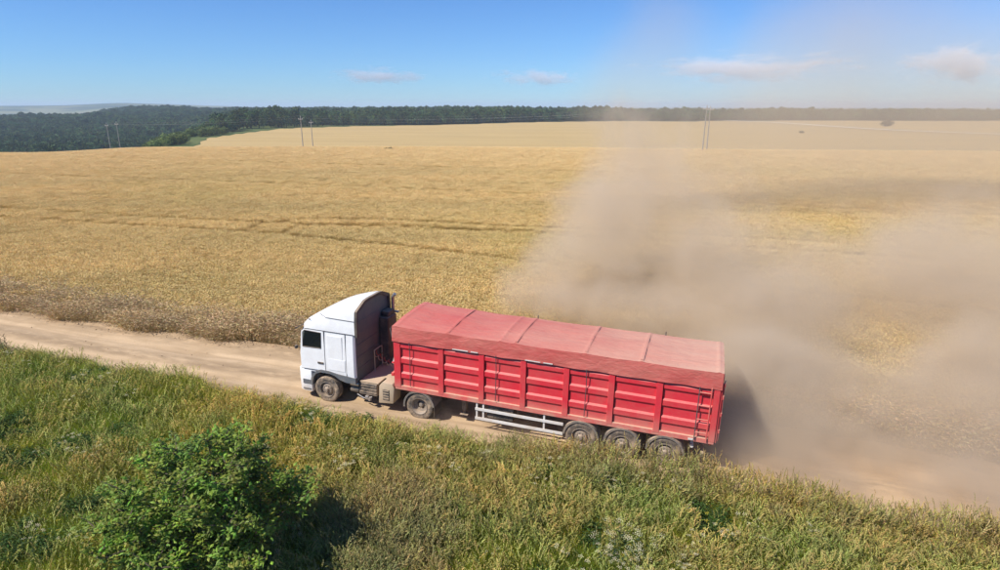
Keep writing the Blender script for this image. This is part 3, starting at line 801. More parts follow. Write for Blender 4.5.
for i, j, lab in ((4, 0, 'thin cable from the valley poles to the taller hill-field pole'), (5, 1, 'thin cable from the valley poles to the shorter hill-field pole'),
                  (0, 2, 'thin cable from the taller hill-field pole to the dust-side poles'), (1, 3, 'thin cable from the shorter hill-field pole to the dust-side poles')):
    for dx, wh in ((-.8, ', on the wood side'), (0, ', topmost of three'), (.8, ', on the road side')): cable(poles[i], poles[j], dx, lab+wh)

# ------------------------------------------------------------------ wheels
def wheel(parent, u, v, side, r=.5, wid=.3, dual=False, name='wheel'):
    """side -1: outer face looks to -y"""
    root = empty(name, (u, v, 0)); root.parent = parent; root.location = (u, v, r)
    o = side; W = wid
    def tyre(bm):
        for k in range(2 if dual else 1):
            c = -o*k*(W+.05)
            prof = [(r*.58, c-W*.42), (r*.8, c-W*.5), (r*.93, c-W*.5), (r*.985, c-W*.44), (r, c-W*.36), (r, c-W*.06), (r*.97, c-W*.05), (r*.97, c+W*.05), (r, c+W*.06), (r, c+W*.36), (r*.985, c+W*.44), (r*.93, c+W*.5), (r*.8, c+W*.5), (r*.58, c+W*.42)]
            bm_lathe(bm, prof, 'y', 44)
            for i in range(44):
                a = 2*math.pi*i/44; mt = Matrix.Rotation(a, 4, 'Y')
                bm_box(bm, (r*.985, c-W*.46, -.012), (r*1.004, c-W*.30, .012), 0, mt); bm_box(bm, (r*.985, c+W*.30, -.012), (r*1.004, c+W*.46, .012), 0, mt)
    t = build('tyre', tyre, M['rubber'], root, 40)
    q = o*W*.5
    if dual: prof = [(r*.6, q), (r*.6, q-o*.25), (r*.3, q-o*.25), (r*.3, q-o*.17), (r*.5, q-o*.15), (r*.56, q-o*.02)]
    else: prof = [(r*.6, q), (r*.6, q-o*.2), (r*.2, q-o*.2), (r*.2, q-o*.02), (r*.36, q-o*.02), (r*.44, q-o*.10), (r*.55, q-o*.10), (r*.57, q)]
    build('rim', lambda bm: bm_lathe(bm, prof, 'y', 36), M['rim'], root, 40)
    hub0 = q-o*(.2 if dual else .03)
    def hub(bm):
        bm_lathe(bm, [(0.0001, hub0+o*.10), (r*.13, hub0+o*.09), (r*.17, hub0+o*.03), (r*.24, hub0), (0.0001, hub0-o*.02)], 'y', 20)
        for i in range(10):
            a = i*.628; bm_lathe(bm, [(.0001, hub0+o*.04), (.016, hub0+o*.04), (.018, hub0-o*.01), (.0001, hub0-o*.01)], 'y', 6, (r*.29*math.cos(a), 0, r*.29*math.sin(a)))
    build('hub', hub, M['rim'], root, 40)
    return root
def arc_guard(bm, u, z, r, a0, a1, v0, v1, th=.025, seg=16, lip=True):
    inner = []; outer = []
    for k in range(seg+1):
        a = R(a0+(a1-a0)*k/seg); inner.append((u+r*math.cos(a), z+r*math.sin(a))); outer.append((u+(r+th)*math.cos(a), z+(r+th)*math.sin(a)))
    bm_prism(bm, inner+outer[::-1], v0, v1, 'y')
    if lip:
        o2 = [(u+(r-.04)*math.cos(R(a0+(a1-a0)*k/seg)), z+(r-.04)*math.sin(R(a0+(a1-a0)*k/seg))) for k in range(seg+1)]
        bm_prism(bm, o2+outer[::-1], v0-.012, v0+.012, 'y')

# ------------------------------------------------------------------ tractor unit (local: +x to the rear, -y the side facing the meadow, z up)
zs, zd = road_z(-2.82, .45), road_z(.9, .45)
pitch = math.atan2(zs-zd, 3.72)
tx, ty = xy(0, 1.25)
z0 = zd+(zs-zd)*(.9/3.72)
T = empty('tractor_unit', (tx, ty, z0), (0, 0, ROTZ)); T.rotation_euler = (0, pitch, ROTZ)
tag(T, 'white high-roof truck cab and chassis pulling the red trailer', 'truck')
HW = 1.25
def hw_at(u):      # plan outline: rounded front corners
    f = np.clip((u+4.03)/.42, 0, 1); return HW*(.70+.30*math.sqrt(1-(1-f)**2))
def cab(bm):
    # lower shell: horizontal outlines from sill to belt
    def outline(uf, z, ins=0.):
        pts = []
        k = uf+4.03
        us = [uf+.0, uf+.03, uf+.08, uf+.16, uf+.28, uf+.42, -3.0, -2.2, -1.62, -1.56]
        L = [(u, -(hw_at(u-k)-ins-(.05 if i == 9 else 0)), z) for i, u in enumerate(us)]
        return L+[(u, -v, zz) for u, v, zz in L[::-1]]
    levels = [(-3.99, 1.16, .02), (-4.02, 1.3, 0), (-4.03, 1.75, 0), (-3.985, 2.05, 0), (-3.90, 2.45, .01), (-3.80, 2.8, .02)]
    rings = [[bm.verts.new(p) for p in outline(*l)] for l in levels]
    for a, b in zip(rings, rings[1:]):
        n = len(a)
        for k in range(n): bm.faces.new((a[k], a[(k+1) % n], b[(k+1) % n], b[k]))
    bm.faces.new(rings[0][::-1])
    # roof: cross sections running back
    prof = [(-3.80, 2.802), (-3.76, 2.93), (-3.68, 3.04), (-3.55, 3.14), (-3.3, 3.29), (-3.0, 3.45), (-2.6, 3.63), (-2.2, 3.77), (-1.9, 3.86), (-1.62, 3.92), (-1.52, 3.93)]
    secs = []
    for i, (u, zt) in enumerate(prof):
        hwb = hw_at(u-.23)-.02; rise = zt-2.80
        ch = min(.27, rise*.42); inn = min(.62, .12+rise*.5)
        S = [(-hwb, 2.80), (-hwb, 2.80+(rise-ch)*.5), (-hwb+.045*min(1, rise), zt-ch-.015), (-hwb+.045*min(1, rise)+.035, zt-ch+.015), (-hwb+inn, zt-.02), (-.35, zt)]
        S = S+[(-a, b) for a, b in S[::-1]]
        secs.append([bm.verts.new((u, a, b)) for a, b in S])
    for a, b in zip(secs, secs[1:]):
        for k in range(len(a)-1): bm.faces.new((a[k], a[k+1], b[k+1], b[k]))
        bm.faces.new((a[-1], a[0], b[0], b[-1]))
    bm.faces.new(secs[0]); bm.faces.new(secs[-1][::-1])
def roof_v(u, z):
    prof = [(-3.80, 2.802), (-3.76, 2.93), (-3.68, 3.04), (-3.55, 3.14), (-3.3, 3.29), (-3.0, 3.45), (-2.6, 3.63), (-2.2, 3.77), (-1.9, 3.86), (-1.62, 3.92), (-1.52, 3.93)]
    zt = np.interp(u, *zip(*prof)); hwb = hw_at(u-.23)-.02; rise = zt-2.80; ch = min(.27, rise*.42); inn = min(.62, .12+rise*.5)
    S = [(hwb, 2.80), (hwb, 2.80+(rise-ch)*.5), (hwb-.045*min(1, rise), zt-ch-.015), (hwb-.045*min(1, rise)-.035, zt-ch+.015), (hwb-inn, zt-.02)]
    return float(np.interp(z, [q[1] for q in S], [q[0] for q in S]))
shell = build('cab_shell', cab, M['white'], T, 26)
# back wall with recessed grey panels
build('cab_back_wall', lambda bm: bm_box(bm, (-1.565, -1.15, 1.0), (-1.535, 1.15, 2.8), .01), M['cab_back'], T)
def roofback(bm):
    bm_prism(bm, [(-1.16, 2.76), (1.16, 2.76), (1.16, 3.2), (1.11, 3.57), (.60, 3.83), (-.60, 3.83), (-1.11, 3.57), (-1.16, 3.2)], -1.53, -1.515, 'x')
build('roof_back_panel', roofback, M['cab_back'], T)
for z in (1.45, 1.9, 2.35, 2.78, 3.2): box('back_rib', (-1.537, -1.08, z), (-1.508, .3, z+.035), M['cab_back'], T, .005)
def rear_trim(bm):
    half = [(1.235, 2.72), (1.235, 3.24), (1.19, 3.65), (1.155, 3.685), (.615, 3.918), (.35, 3.94)]
    out = [(-a, b) for a, b in half]+[(a, b) for a, b in half[::-1]]
    for k in range(len(out)-1):
        inn = [(q[0]*.93, 2.72+(q[1]-2.72)*.915) for q in out[k:k+2]]
        bm_prism(bm, [out[k], out[k+1], inn[1], inn[0]], -1.53, -1.43, 'x')
build('roof_edge_trim', rear_trim, M['black'], T)
# air intake and exhaust behind the cab
build('air_intake', lambda bm: [bm_box(bm, (-1.50, .42, 1.1), (-1.12, 1.12, 2.95), .05), bm_box(bm, (-1.46, .55, 2.95), (-1.16, 1.05, 3.15), .04)], M['black'], T)
build('exhaust_stack', lambda bm: bm_tube(bm, [(-1.30, 1.17, 1.0), (-1.30, 1.17, 3.2), (-1.30, 1.17, 3.55), (-1.2, 1.17, 3.68)], .065, 12), M['alu'], T, 40)
box('stack_bracket', (-1.5, 1.12, 2.95), (-1.05, 1.24, 3.0), M['alu'], T)
# windows: an opening right through the cab, lined inside
WIN = [(-3.70, 2.10), (-2.93, 2.12), (-2.90, 2.72), (-3.58, 2.74), (-3.66, 2.66)]
def open_windows(objs):
    cut = build('cutter', lambda bm: bm_prism(bm, WIN, -1.6, 1.6, 'y'), M['black']); cut.parent = T
    for o in objs:
        md = o.modifiers.new('opening', 'BOOLEAN'); md.operation = 'DIFFERENCE'; md.solver = 'EXACT'; md.object = cut; md.material_mode = 'TRANSFER'
    bpy.context.view_layer.update(); dg = bpy.context.evaluated_depsgraph_get()
    for o in objs:
        me = bpy.data.meshes.new_from_object(o.evaluated_get(dg)); o.modifiers.clear(); old = o.data; o.data = me; me.name = o.name
    bpy.data.objects.remove(cut)
def side_glass(sgn):
    y0 = sgn*1.262
    return build('side_window', lambda bm: bm_prism(bm, WIN, y0-.012*sgn, y0-.004*sgn, 'y'), M['clear'], T)
doors = []
for sgn in (-1, 1):
    doors.append(build('door', lambda bm: bm_prism(bm, [(-3.82, 1.24), (-2.80, 1.28), (-2.80, 2.78), (-3.60, 2.79), (-3.72, 2.70), (-3.80, 2.05)], sgn*1.235, sgn*1.256, 'y'), M['white'], T)); door = doors[-1]
    side_glass(sgn)
    build('window_seal', lambda bm: bm_tube(bm, [(q[0], sgn*1.258, q[1]) for q in WIN+WIN[:1]], .016, 6, False), M['black'], T)
    h = box('handle', (-3.10, min(sgn*1.25, sgn*1.285), 1.52), (-2.86, max(sgn*1.25, sgn*1.285), 1.59), M['black'], door, .008)
    box('door_seam', (-2.795, min(sgn*1.24, sgn*1.254), 1.22), (-2.778, max(sgn*1.24, sgn*1.254), 2.80), M['seam'], T, 0)
    box('sleeper_seam', (-1.93, min(sgn*1.24, sgn*1.254), 1.2), (-1.916, max(sgn*1.24, sgn*1.254), 2.80), M['seam'], T, 0)
    box('belt_seam', (-3.6, min(sgn*1.225, sgn*1.252), 2.795), (-1.6, max(sgn*1.225, sgn*1.252), 2.812), M['seam'], T, 0)
    box('sill_seam', (-3.85, min(sgn*1.24, sgn*1.253), 1.222), (-2.80, max(sgn*1.24, sgn*1.253), 1.236), M['seam'], T, 0)
    box('locker_panel', (-2.66, min(sgn*1.24, sgn*1.258), 1.40), (-2.06, max(sgn*1.24, sgn*1.258), 2.66), M['white'], T, .004)
    box('locker_hatch', (-2.66, min(sgn*1.24, sgn*1.262), 1.34), (-1.97, max(sgn*1.24, sgn*1.262), 1.78), M['white'], T, .006)
    # mirror arm and housing
    build('mirror', lambda bm: [bm_box(bm, (-4.02, sgn*1.42-.1, 2.02), (-3.86, sgn*1.42+.1, 2.62), .03), bm_tube(bm, [(-3.72, sgn*1.2, 2.7), (-3.9, sgn*1.4, 2.66)], .02, 8), bm_tube(bm, [(-3.78, sgn*1.2, 2.0), (-3.92, sgn*1.4, 2.06)], .02, 8)], M['white'] if sgn > 0 else M['black'], T) if sgn > 0 else \
        build('mirror', lambda bm: [bm_box(bm, (-3.98, -1.37, 2.0), (-3.90, -1.25, 2.13), .02), bm_tube(bm, [(-3.8, -1.2, 2.05), (-3.92, -1.3, 2.07)], .02, 8)], M['black'], T)
    # dark roof seam rising forwards
    build('roof_seam', lambda bm: bm_tube(bm, [(u, sgn*(roof_v(u, zz)+.004), zz) for u, zz in zip(np.linspace(-3.12, -1.54, 12), np.linspace(3.31, 3.30, 12))], .014, 6), M['seam'], T)
    # front corner bumper and step
    def corner(bm):
        pl = [(-4.10, sgn*.82), (-4.06, sgn*1.02), (-3.96, sgn*1.16), (-3.80, sgn*1.235), (-3.42, sgn*1.25), (-3.40, sgn*.80)]
        bm_prism(bm, pl, .33, 1.16, 'z')
        bmesh.ops.bevel(bm, geom=[e for e in bm.edges], offset=.02, segments=2, affect='EDGES', profile=.5)
    build('bumper_corner', corner, M['white'], T, 40)
    build('entry_step', lambda bm: [bm_box(bm, (-3.80, min(sgn*1.22, sgn*1.262), .40), (-3.46, max(sgn*1.22, sgn*1.262), .46), .008), bm_box(bm, (-3.80, min(sgn*1.22, sgn*1.256), .62), (-3.46, max(sgn*1.22, sgn*1.256), .80), .01)], M['trim'], T)
    box('headlight', (-4.115, min(sgn*.72, sgn*1.0), .60), (-4.02, max(sgn*.72, sgn*1.0), .86), M['lamp'], T, .03)
    # grey wheel arch running back to the cab corner
    def arch(bm):
        y0, y1 = (sgn*1.02, sgn*1.268)
        top = [(-3.46, .62), (-3.44, .86), (-3.36, 1.06), (-3.20, 1.21), (-2.98, 1.29), (-2.66, 1.28), (-2.3, 1.22), (-1.56, 1.16)]
        bot = [(-1.56, .94), (-1.95, .94), (-2.20, 1.00), (-2.42, 1.13), (-2.66, 1.19), (-2.98, 1.19), (-3.20, 1.10), (-3.32, .95), (-3.37, .80), (-3.39, .62)]
        bm_prism(bm, top+bot, y0, y1, 'y')
    build('wheel_arch', arch, M['trim'], T)
open_windows([shell]+doors)
build('driver_seat', lambda bm: [bm_box(bm, (-3.12, -1.0, 2.11), (-2.96, -.5, 2.52), .04), bm_box(bm, (-3.10, -.86, 2.53), (-2.98, -.64, 2.70), .04)], M['seam'], T, 40)
build('driver_seat', lambda bm: [bm_box(bm, (-3.12, .5, 2.11), (-2.96, 1.0, 2.52), .04), bm_box(bm, (-3.10, .64, 2.53), (-2.98, .86, 2.70), .04)], M['seam'], T, 40)
build('steering_wheel', lambda bm: bm_tube(bm, [(-3.52+.06*math.cos(a), -.75+.2*math.sin(a), 2.2+.12*math.cos(a)) for a in np.linspace(0, 2*math.pi, 25)], .016, 6, False), M['black'], T)
build('bumper', lambda bm: bm_box(bm, (-4.10, -.84, .33), (-3.5, .84, 1.16), .03), M['white'], T)
box('lower_valance', (-4.0, -1.0, .2), (-3.6, 1.0, .34), M['black'], T, .02)
box('grille', (-4.06, -.85, 1.2), (-4.0, .85, 1.72), M['black'], T, .02)
build('windscreen', lambda bm: bm_prism(bm, [(-4.0, 2.0), (-3.84, 2.72), (-3.80, 2.72), (-3.96, 2.0)], -.98, .98, 'y'), M['glass'], T)
build('sun_visor', lambda bm: bm_prism(bm, [(-4.16, 2.66), (-3.84, 2.84), (-3.82, 2.81), (-4.14, 2.62)], -1.0, 1.0, 'y'), M['black'], T)
box('roof_marker', (-3.42, -1.20, 3.13), (-3.34, -1.16, 3.17), M['black'], T, .005)
# chassis
for sgn in (-1, 1): box('chassis_rail', (-3.6, sgn*.42-.05, .70), (1.75, sgn*.42+.05, .98), M['chassis'], T)
box('engine_block', (-3.7, -.40, .5), (-1.7, .40, 1.15), M['chassis'], T, .04)
def deck(bm):
    bm_box(bm, (-1.48, -1.10, 1.0), (-.75, .62, 1.04), .008); bm_box(bm, (-.75, -.62, 1.04), (-.05, .62, 1.08), .008)
build('deck_plate', deck, M['dusty'], T)
def battery(bm):
    bm_box(bm, (-1.52, -1.12, .52), (-.80, -.52, .98), .03)
    for z in (.62, .74, .86): bm_box(bm, (-1.5, -1.14, z), (-.82, -1.11, z+.03), 0)
build('battery_box', battery, M['chassis'], T)
for k, (u, z) in enumerate(((-1.72, .62), (-1.72, .86))):
    build('air_tank', lambda bm: bm_tube(bm, [(u-.2, -1.02, z), (u-.17, -1.02, z), (u+.17, -1.02, z), (u+.2, -1.02, z)], [.05, .1, .1, .05], 14), M['alu'] if k else M['chassis'], T, 40)
build('valve_cluster', lambda bm: [bm_box(bm, (-1.25, -1.2, .38), (-1.12, -1.06, .52), .02), bm_tube(bm, [(-1.6, -1.12, .5), (-1.3, -1.18, .42), (-1.0, -1.12, .48)], .02, 8), bm_lathe(bm, [(.0001, -1.24), (.05, -1.24), (.06, -1.16), (.0001, -1.14)], 'y', 12, (-1.06, 0, .42))], M['alu'], T)
def lug(bm):
    bm_prism(bm, [(-.70, .34), (-.12, .40), (-.06, 1.02), (-.14, 1.16), (-.52, 1.18), (-.66, 1.02)], -1.20, -.62, 'y')
    bmesh.ops.bevel(bm, geom=list(bm.edges), offset=.03, segments=2, affect='EDGES', profile=.5)
fb = build('filter_box', lug, M['dusty'], T, 40)
box('vent_panel', (-.52, -1.215, .50), (-.26, -1.19, .92), M['chassis'], fb, .01)
for z in (.56, .66, .76, .86): box('vent_slat', (-.50, -1.225, z), (-.28, -1.214, z+.025), M['dusty'], fb, 0)
build('fuel_tank', lambda bm: bm_box(bm, (-1.5, .52, .42), (.1, 1.2, 1.0), .1), M['alu'], T, 40)
build('fifth_wheel', lambda bm: bm_lathe(bm, [(.0001, 1.06), (.48, 1.06), (.5, 1.10), (.46, 1.14), (.0001, 1.14)], 'z', 24, (.75, 0, 0)), M['chassis'], T)
build('fifth_wheel_bracket', lambda bm: bm_box(bm, (.45, -.5, .93), (1.1, .5, 1.07), .02), M['chassis'], T)
def hose(c, dy):
    def f(bm):
        pts = []
        for k in range(70):
            q = k/69; a = q*2*math.pi*9; x = -1.45+q*1.5; rr = .055
            pts.append((x, dy+rr*math.cos(a), 1.75+rr*math.sin(a)-.35*math.sin(q*math.pi)))
        bm_tube(bm, pts, .012, 5)
    return build('air_hose', f, c, T)
hose(M['redlamp'], .0); hose(M['black'], .16); hose(M['dusty'], -.16)
build('hose_stand', lambda bm: [bm_tube(bm, [(-1.35, -.25, 1.04), (-1.35, -.25, 1.9)], .02, 8), bm_tube(bm, [(-1.35, .3, 1.04), (-1.35, .3, 1.9)], .02, 8), bm_tube(bm, [(-1.35, -.25, 1.9), (-1.35, .3, 1.9)], .02, 8)], M['alu'], T)
for sgn in (-1, 1):
    wheel(T, -2.82, sgn*1.06, sgn, .5, .31); wheel(T, .9, sgn*1.07, sgn, .5, .27, True)
    v0, v1 = (-1.24, -.6) if sgn < 0 else (1.24, .6)
    build('mudguard', lambda bm: arc_guard(bm, .9, .5, .57, 8, 188, v0, v1), M['mud'], T, 40)
    box('mud_flap', (1.47, min(v0, v1), .2), (1.485, max(v0, v1), .6), M['black'], T, 0)
build('axle', lambda bm: bm_tube(bm, [(-2.82, -.9, .5), (-2.82, .9, .5)], .06, 10), M['chassis'], T)
build('axle', lambda bm: [bm_tube(bm, [(.9, -.8, .5), (.9, .8, .5)], .09, 10), bm_lathe(bm, [(.0001, -.2), (.16, -.18), (.22, 0), (.16, .18), (.0001, .2)], 'y', 16, (.9, 0, .5))], M['chassis'], T)

# ------------------------------------------------------------------ trailer
L = 10.6
za, zb_ = road_z(7.9, .45), 0
tp = math.atan(-.0)
zrear = np.mean([road_z(u, .45) for u in (6.6, 7.9, 9.2)])
tilt = math.atan2(-zrear, 7.9)          # nose rests on the fifth wheel at the height of the flat part of the road
TR = empty('grain_trailer', (tx, ty, 0.0), (0, tilt, ROTZ))
tag(TR, 'red ribbed grain trailer under a dusty red tarpaulin', 'trailer')
ZB, ZT = 1.17, 3.02
POSTS = [.0, 1.66, 3.11, 4.54, 5.95, 7.37, 8.80, 10.42]; PW = .22
RIDGE = [(ZB+.02, 0), (ZB+.30, 0), (ZB+.36, -.055), (ZB+.52, -.055), (ZB+.58, 0), (ZB+.86, 0), (ZB+.92, -.055), (ZB+1.08, -.055), (ZB+1.14, 0), (ZB+1.42, 0), (ZB+1.48, -.055), (ZB+1.60, -.055), (ZB+1.66, 0), (ZT-.05, 0)]
def panel(u0, u1, sgn):
    """one ribbed sheet between two posts; shallow trapezoid ribs"""
    def f(bm):
        prof = [(-1.20+d, z) for z, d in RIDGE]
        poly = [(a, z) for a, z in prof]+[(-1.16, ZT-.05), (-1.16, ZB+.02)]
        if sgn > 0: poly = [(-a, z) for a, z in poly]
        bm_prism(bm, poly, u0, u1, 'x')
    return build('side_panel', f, M['red'], TR)
for sgn in (-1, 1):
    for a, b in zip(POSTS, POSTS[1:]): panel(a+PW-.005, b+.005, sgn)
    for i, u in enumerate(POSTS):
        wd = PW+(.06 if i == 0 else 0); y0, y1 = sorted((sgn*1.14, sgn*1.275))
        box('side_post', (u-(.0), y0, ZB-.02), (u+wd-.03 if i < 7 else L, y1, ZT-.02), M['red'], TR, .012)
    y0, y1 = sorted((sgn*1.10, sgn*1.268)); box('bottom_rail', (.02, y0, ZB-.10), (L-.01, y1, ZB+.06), M['rail'], TR, .012)
    y0, y1 = sorted((sgn*1.12, sgn*1.255)); box('top_rail', (.01, y0, ZT-.09), (L-.005, y1, ZT+.03), M['rail'], TR, .012)
build('front_wall', lambda bm: [bm_box(bm, (.0, -1.13, ZB), (.05, 1.13, ZT+.25), .005)]+[bm_box(bm, (-.05, v-.05, ZB), (.0, v+.05, ZT+.2), .008) for v in (-.8, -.27, .27, .8)], M['red'], TR)
tg = build('tailgate', lambda bm: [bm_box(bm, (L+.004, -1.24, ZB-.05), (L+.05, 1.24, ZT+.02), .008)]+[bm_box(bm, (L+.05, v-.05, ZB), (L+.10, v+.05, ZT), .01) for v in (-1.15, -.4, .4, 1.15)]+[bm_box(bm, (L+.05, -1.2, z), (L+.085, 1.2, z+.08), .01) for z in (1.5, 2.1, 2.7)], M['red'], TR)
for z in (1.45, 2.0, 2.55, 2.95): build('hinge', lambda bm: bm_tube(bm, [(L+.09, -1.2, z), (L+.09, -1.2, z+.12)], .03, 8), M['rail'], tg)
build('lock_rod', lambda bm: bm_tube(bm, [(L+.11, -.9, ZB-.05), (L+.11, -.9, ZT)], .02, 8), M['alu'], tg)
box('floor', (.05, -1.12, ZB-.02), (L, 1.12, ZB+.04), M['rail'], TR, 0)
# tarpaulin: crowned sheet over bows, with side flaps
BOWS = [.12, 2.0, 3.85, 4.35, 6.6, 8.3, 10.5]
def tarp(bm):
    us = np.linspace(-.03, L+.03, 230); rows = []
    r = np.random.default_rng(3)
    vs = [-1.305, -1.30, -1.295, -1.285, -1.20, -1.0, -.8, -.6, -.4, -.2, 0, .2, .4, .6, .8, 1.0, 1.2, 1.285, 1.295, 1.30, 1.305]
    for u in us:
        dmin = min(abs(u-b) for b in BOWS); sag = .045*min(dmin/.8, 1)**1.2
        row = []
        for k, v in enumerate(vs):
            c = abs(v)/1.27
            if k in (0, len(vs)-1): z = ZT-.14-.025*vnoise(np.array(u*1.3), np.array(float(k)), 50)
            elif k in (1, len(vs)-2): z = ZT+.03
            elif k in (2, len(vs)-3): z = ZT+.20
            else:
                z = ZT+.38+.065*(1-min(c, 1)**2)-sag*(1-.6*c)+.03*(vnoise(np.array(u*1.1), np.array(v*2.2+5), 51)-.5)*(c < .95)+.10*max(0, 1-u/3.0)*(.4+.3*v)+.022*math.exp(-(dmin/.05)**2)
            out = 0.
            if k <= 2 or k >= len(vs)-3: out = (.028*(vnoise(np.array(u*2.2), np.array(k*.6), 52)-.5)+.012*math.sin(u*5.1)*(k in (0, len(vs)-1)))*(1 if v > 0 else -1)
            row.append(bm.verts.new((u, v+out, float(z))))
        rows.append(row)
    for a, b in zip(rows, rows[1:]):
        for k in range(len(vs)-1): bm.faces.new((a[k], a[k+1], b[k+1], b[k]))
    for row, sg in ((rows[0], -1), (rows[-1], 1)):
        low = [bm.verts.new((v.co.x+.006*sg, v.co.y, ZT-.12)) for v in row]
        for k in range(len(vs)-1): bm.faces.new((row[k], row[k+1], low[k+1], low[k]))
tp_ = build('tarpaulin', tarp, M['tarp'], TR, 50)
def bow_band(u):
    def f(bm):
        for k, v in enumerate(np.linspace(-1.2, 1.2, 9)[:-1]):
            za, zb = (ZT+.412+.065*(1-(q/1.285)**2)+.10*max(0, 1-u/3.0)*(.4+.3*q) for q in (v, v+.3))
            vv = [bm.verts.new(p) for p in ((u-.05, v, za-.012), (u, v, za), (u+.05, v, za-.012), (u-.05, v+.3, zb-.012), (u, v+.3, zb), (u+.05, v+.3, zb-.012))]
            bm.faces.new((vv[0], vv[1], vv[4], vv[3])); bm.faces.new((vv[1], vv[2], vv[5], vv[4]))
        bmesh.ops.remove_doubles(bm, verts=bm.verts, dist=.0005)
    return build('seam_band', f, M['tarp'], tp_, 60)
for u in (2.0, 4.35, 6.6, 8.3): bow_band(u)
for u in (.25, 4.4, 8.8): build('tarp_pin', lambda bm: [bm_tube(bm, [(u, 1.27, ZT+.1), (u, 1.285, ZT+.50)], .022, 8)], M['chassis'], TR)
for u0, u1 in ((2.2, 2.75), (2.85, 3.1), (4.7, 5.2), (5.3, 5.6)): box('hem_cord', (u0, -1.325, ZT-.13), (u1, -1.312, ZT-.10), M['guard'], tp_, 0)
for u in (.62, 3.72, 6.68): build('lashing_strap', lambda bm: [bm_tube(bm, [(u, -1.315, ZT-.12), (u+.01, -1.29, ZT-.6), (u, -1.29, ZB+.1)], .014, 6)], M['seam'], TR)
def ladder():
    lo = empty('ladder', (0, 0, 0)); lo.parent = TR
    for u in (10.02, 10.36): build('ladder_rail', lambda bm: bm_tube(bm, [(u, -1.31, ZB+.0), (u, -1.31, ZT-.12)], .02 if u > 10.2 else .016, 8), M['seam'] if u < 10.2 else M['rail'], lo)
    for z in (1.42, 1.85, 2.3, 2.72): build('rung', lambda bm: bm_tube(bm, [(10.02, -1.31, z), (10.36, -1.31, z)], .018, 8), M['rail'], lo)
ladder()
# frame and running gear
for sgn in (-1, 1):
    box('frame_beam', (.3, sgn*.5-.06, .84 if sgn else .8), (10.4, sgn*.5+.06, ZB-.02), M['chassis'], TR)
for u in (1.9, 3.4, 5.0, 6.2): box('cross_member', (u, -1.1, ZB-.13), (u+.09, 1.1, ZB-.022), M['chassis'], TR)
box('coupling_plate', (.2, -.6, ZB-.04), (1.5, .6, ZB-.025), M['chassis'], TR, 0)
for sgn in (-1, 1):
    build('landing_leg', lambda bm: [bm_box(bm, (2.35, sgn*.75-.07, .45), (2.5, sgn*.75+.07, ZB-.1), .01), bm_box(bm, (2.38, sgn*.75-.05, .32), (2.47, sgn*.75+.05, .46), .005), bm_box(bm, (2.28, sgn*.75-.12, .29), (2.57, sgn*.75+.12, .32), .005)], M['chassis'], TR)
    for u in (6.6, 7.91, 9.22):
        wheel(TR, u, sgn*1.06, sgn, .5, .38)
        v0, v1 = (-1.27, -.82) if sgn < 0 else (1.27, .82)
        build('mudguard', lambda bm: arc_guard(bm, u, .5, .565, 4, 176, v0, v1), M['mud'], TR, 40)
    # side guard
    g = empty('side_guard'); g.parent = TR
    y0, y1 = sorted((sgn*1.235, sgn*1.265))
    box('guard_beam', (3.0, y0, .80), (6.02, y1, .90), M['guard'], g, .006); box('guard_beam', (3.0, y0, .46), (6.02, y1, .56), M['guard'], g, .006)
    y0, y1 = sorted((sgn*1.2, sgn*1.233))
    for u in (3.02, 3.25, 5.35): box('guard_upright', (u, y0, .44), (u+.06, y1, ZB-.08), M['guard'], g, .004)
for u in (6.6, 7.91, 9.22):
    build('axle', lambda bm: bm_tube(bm, [(u, -.9, .5), (u, .9, .5)], .07, 10), M['chassis'], TR)
    for sgn in (-1, 1): build('suspension_arm', lambda bm: [bm_box(bm, (u-.55, sgn*.5-.05, .5), (u+.1, sgn*.5+.05, .6), .01), bm_lathe(bm, [(.0001, .58), (.11, .58), (.14, .68), (.11, .84), (.0001, .84)], 'z', 14, (u+.25, sgn*.5, 0))], M['chassis'], TR)
box('rear_bumper', (10.25, -1.15, .52), (10.36, 1.15, .66), M['chassis'], TR, .01)
for sgn in (-1, 1):
    box('bumper_hanger', (10.2, sgn*.5-.04, .6), (10.27, sgn*.5+.04, 1.1), M['chassis'], TR)
    box('rear_lamp', (10.45, sgn*.9-.16, .92), (10.53, sgn*.9+.16, 1.05), M['redlamp'], TR, .01)
    box('side_marker', (9.85, sgn*1.275-.015, ZB-.06), (10.0, sgn*1.275+.015, ZB+.0), M['lamp'], TR, .004)
build('rear_valve', lambda bm: [bm_lathe(bm, [(.0001, -1.1), (.06, -1.1), (.06, -.95), (.0001, -.95)], 'y', 12, (9.98, 0, .82)), bm_box(bm, (9.94, -1.04, .8), (10.02, -.98, 1.08), 0)], M['guard'], TR)
build('toolbox', lambda bm: bm_box(bm, (3.4, -1.15, .55), (4.3, -.7, 1.0), .02), M['chassis'], TR)
build('roll_handle', lambda bm: [bm_tube(bm, [(-.12, -1.15, 2.0), (-.12, -.2, 1.55)], .03, 8), bm_box(bm, (-.16, -1.2, 1.5), (-.06, -.3, 1.62), .01)], M['red'], TR)
build('nose_pipe', lambda bm: bm_tube(bm, [(-.15, -1.0, 1.9), (-.25, -.6, 2.15), (-.2, .2, 2.1), (-.05, .8, 2.0)], .06, 10), M['alu'], TR, 40)
build('tarp_stay', lambda bm: [bm_tube(bm, [(-.04, -1.25, ZT-.1), (-.2, -1.1, ZT+.2), (-.2, 1.1, ZT+.35), (-.03, 1.25, ZT+.25)], .014, 6)], M['seam'], TR)

